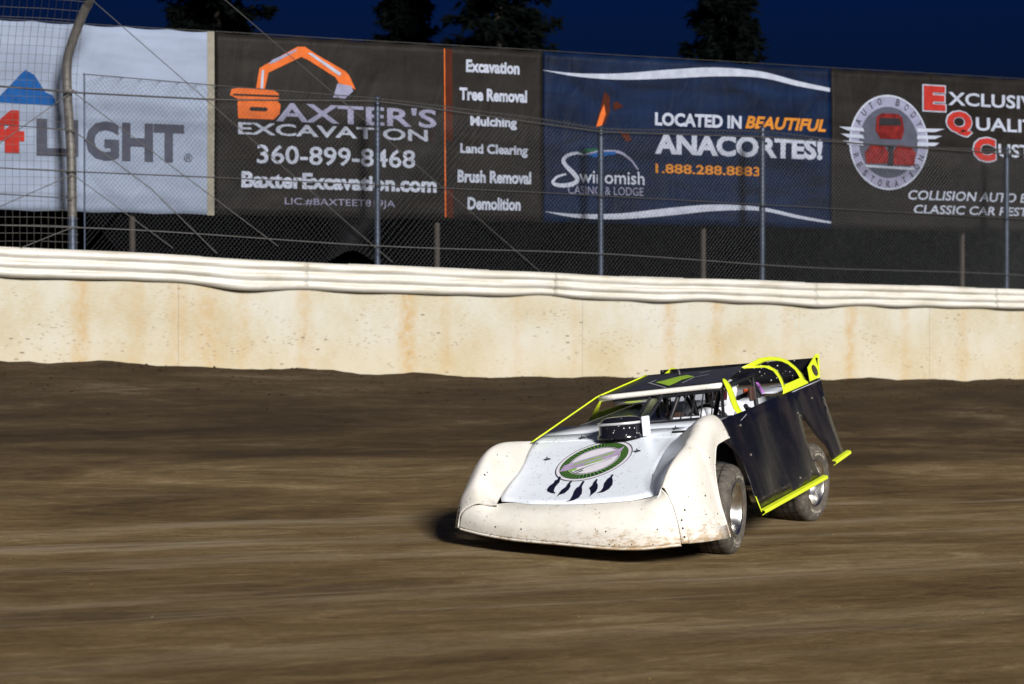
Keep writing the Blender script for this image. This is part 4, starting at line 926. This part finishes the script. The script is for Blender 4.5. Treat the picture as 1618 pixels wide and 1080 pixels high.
# wheels
def wheel(cx, cy, yaw, width, r, steer_name, zoff=0, rr=.205):
    l = Vector((math.cos(yaw), -math.sin(yaw), 0)); f_ = Vector((-math.sin(yaw), -math.cos(yaw), 0))
    z = gxy(cx, cy)+r-.012+zoff; c = Vector((cx, cy, z))            # c = centre of the outer face
    inv = car.matrix_world.inverted()
    camb = .0
    X = (l+Vector((0, 0, camb))).normalized(); Zx = X.cross(f_).normalized(); Mw = Matrix((X, f_, Zx)).transposed().to_4x4(); Mw.translation = c
    w_ = bpy.data.objects.new('wheel', None); COL.objects.link(w_); w_.parent = car; w_.matrix_parent_inverse = Matrix.Identity(4); w_.matrix_local = inv@Mw
    h = width; I3 = Matrix.Identity(3)
    m = MB(); prof = [(-.01, rr+.012), (.006, rr+.03), (.016, r*.75), (.010, r*.86), (-.010, r*.945), (-.045, r*.99), (-h*.3, r), (-h*.5, r*1.003), (-h*.7, r), (-h+.045, r*.99), (-h+.01, r*.945), (-h-.01, r*.86), (-h-.016, r*.75), (-h-.006, rr+.03), (-h+.01, rr+.012)]
    P2_ = cr([V(a, b, 0) for a, b in prof], 3); m.lathe([(p.x, p.y) for p in P2_], I3, 72); ty = m.build('tyre', M['tyre'], w_)
    # tread grooves: circumferential and cross cuts as thin dark inlays
    m = MB()
    for x in (-.07, -.135, -h*.5-.02, -h+.07):
        rp = r*1.0+.004
        m.grid([[V(x, rp*math.cos(a), rp*math.sin(a)), V(x-.010, rp*math.cos(a), rp*math.sin(a))] for a in [2*math.pi*k/72 for k in range(73)]])
    for k in range(34):
        a = 2*math.pi*k/34; rp = r*1.0+.0035
        m.grid([[V(x, (rp-(.004 if i in (0, 5) else 0))*math.cos(a+d+.02*i), (rp-(.004 if i in (0, 5) else 0))*math.sin(a+d+.02*i)) for d in (0, .014)] for i, x in enumerate([-.04-(h-.08)*j/5 for j in range(6)])])
    m.build('tread_grooves', M['groove'], ty)
    m = MB(); prof = [(-.012, rr+.014), (.004, rr+.012), (.007, rr+.002), (-.004, rr-.008), (-.03, rr-.014), (-.06, rr-.03), (-.10, rr-.04), (-.125, rr-.07), (-.13, .10), (-.11, .075), (-.10, .07), (-.10, .0)]
    m.lathe(prof, I3, 56); rim = m.build('rim', M['alloy'], w_)
    m = MB()
    for k in range(5):
        a = 2*math.pi*k/5; m.tube([(-.10, .052*math.cos(a), .052*math.sin(a)), (-.085, .052*math.cos(a), .052*math.sin(a))], .011, 6)
    m.tube([(-.10, 0, 0), (-.06, 0, 0)], .034, 16); m.build('hub', M['dusty'], rim)
    m = MB(); m.tube([(-.16, 0, 0), (-h, 0, 0)], .12, 16); m.tube([(-h*.55, 0, 0), (-h*.62, 0, 0)], rr*.78, 20); m.build('brake_disc', M['under'], w_)
    # worn pale lettering on the sidewall
    m = MB(); random.seed(int(r*1000+cx*10)); 
    for base in (math.pi*.45, math.pi*1.42):
        for k in range(11):
            a = base+(k-5)*.085; r1, r2 = r*.70, r*.83; q = random.uniform(.6, 1)
            for da in ((0, .016), (.035, .050)) if k % 3 else ((0, .018),):
                m.grid([[V(.0195-(.004 if rx > r*.76 else 0), rx*math.cos(a+da_), rx*math.sin(a+da_)) for rx in (r1, lerp(r1, r2, .5), lerp(r1, r2, q))] for da_ in da])
            if k % 2: m.grid([[V(.0195, rx*math.cos(a+da_), rx*math.sin(a+da_)) for rx in (r*.74, r*.755)] for da_ in (0, .05)])
    m.build('sidewall_lettering', M['mark'], ty)
    return w_
wheel(1.782, 15.191, R(20.5), .31, .362, 'LF'); wheel(2.797, 17.591, R(31), .36, .366, 'LR', zoff=-.005)
wheel(.045, 15.93, R(20.5), .27, .33, 'RF', zoff=-.05); wheel(1.35, 18.30, R(31), .34, .36, 'RR')

# ------------------------------------------------------------------ driver
drv = empty('person', label='driver in white suit and white helmet with dark visor seated in the race car', cat='person')
drv.matrix_world = car.matrix_world.copy()
def skin(name, pts, edges, rad, mat, par, sub=2):
    me = bpy.data.meshes.new(name); me.from_pydata(pts, edges, []); o = bpy.data.objects.new(name, me); COL.objects.link(o); o.parent = par
    s_ = o.modifiers.new('skin', 'SKIN'); s_.use_smooth_shade = True
    for i, r_ in enumerate(rad): me.skin_vertices[0].data[i].radius = (r_, r_) if not isinstance(r_, tuple) else r_
    me.skin_vertices[0].data[0].use_root = True
    u = o.modifiers.new('sub', 'SUBSURF'); u.levels = u.render_levels = sub; me.materials.append(M[mat]); return o
P_ = [(-2.02, .34, .46), (-2.03, .34, .62), (-2.05, .34, .80), (-2.06, .34, .89), (-2.04, .34, .97),
      (-2.05, .50, .87), (-1.86, .58, .72), (-1.62, .50, .84), (-2.05, .18, .87), (-1.86, .10, .72), (-1.62, .18, .84),
      (-1.80, .44, .48), (-1.45, .46, .58), (-1.15, .46, .40), (-1.80, .24, .48), (-1.45, .22, .58), (-1.15, .22, .40)]
Ed = [(0, 1), (1, 2), (2, 3), (3, 4), (3, 5), (5, 6), (6, 7), (3, 8), (8, 9), (9, 10), (0, 11), (11, 12), (12, 13), (0, 14), (14, 15), (15, 16)]
rad = [.15, .145, .165, .12, .065, .085, .060, .040, .085, .060, .040, .10, .07, .05, .10, .07, .05]
skin('body', P_, Ed, rad, 'suit', drv)
for sg in (1, -1):
    y0 = .34+sg*.16; ps = [(-1.62, y0, .84), (-1.56, y0+sg*.005, .85)]; es = [(0, 1)]; rd = [.032, .036]
    for k in range(4):
        b = (-1.525, y0+sg*(.015-.004*k), .885-.022*k); c = (-1.490, y0+sg*(.022-.004*k), .892-.022*k); d = (-1.478, y0-sg*.004, .888-.022*k)
        n = len(ps); ps += [b, c, d]; es += [(1, n), (n, n+1), (n+1, n+2)]; rd += [.010, .009, .008]
    n = len(ps); ps += [(-1.545, y0-sg*.03, .875), (-1.51, y0-sg*.030, .895)]; es += [(1, n), (n, n+1)]; rd += [.011, .009]
    skin('glove', ps, es, rd, 'glove', drv, 1)
# helmet: shell with chin bar, visor opening and visor
hc = V(-2.0, .375, 1.05); fw = V(.97, -.12, -.12).normalized(); lf = V(.12, .99, 0); lf = (lf-fw*lf.dot(fw)).normalized(); upv = fw.cross(lf)*1
if upv.z < 0: upv = -upv
def hp(th, ph, k=1.0):
    x = math.cos(ph)*math.cos(th); y = math.cos(ph)*math.sin(th); z = math.sin(ph)
    rx = .152 if x > 0 else .150; rz = .128 if z > 0 else .135; ry = .122 - (.012*(-z) if z < 0 else 0)
    if z < -.3 and x > 0: rx += .012
    return hc+(fw*x*rx+lf*y*ry+upv*z*rz)*k
m = MB(); m.grid([[hp(2*math.pi*i/40, R(-62+152*j/22)) for i in range(41)] for j in range(23)]); hel = m.build('helmet', M['helmet'], drv, merge=True)
m = MB(); m.grid([[hp(R(-80+124*i/24), R(-26+42*j/8), 1.012) for i in range(25)] for j in range(9)]); m.build('visor', M['visor'], hel, thick=.003)
m = MB(); m.grid([[hp(R(-8+22*i/6), R(30+14*j/4), 1.010) for i in range(7)] for j in range(5)]); m.build('helmet_mark', M['lav'], hel)
m = MB(); m.grid([[hp(2*math.pi*i/40, R(a), k) for i in range(41)] for a, k in ((-60, 1.0), (-66, 1.02), (-70, .93))]); m.build('helmet_trim', M['bar'], hel)
bpy.context.view_layer.update()
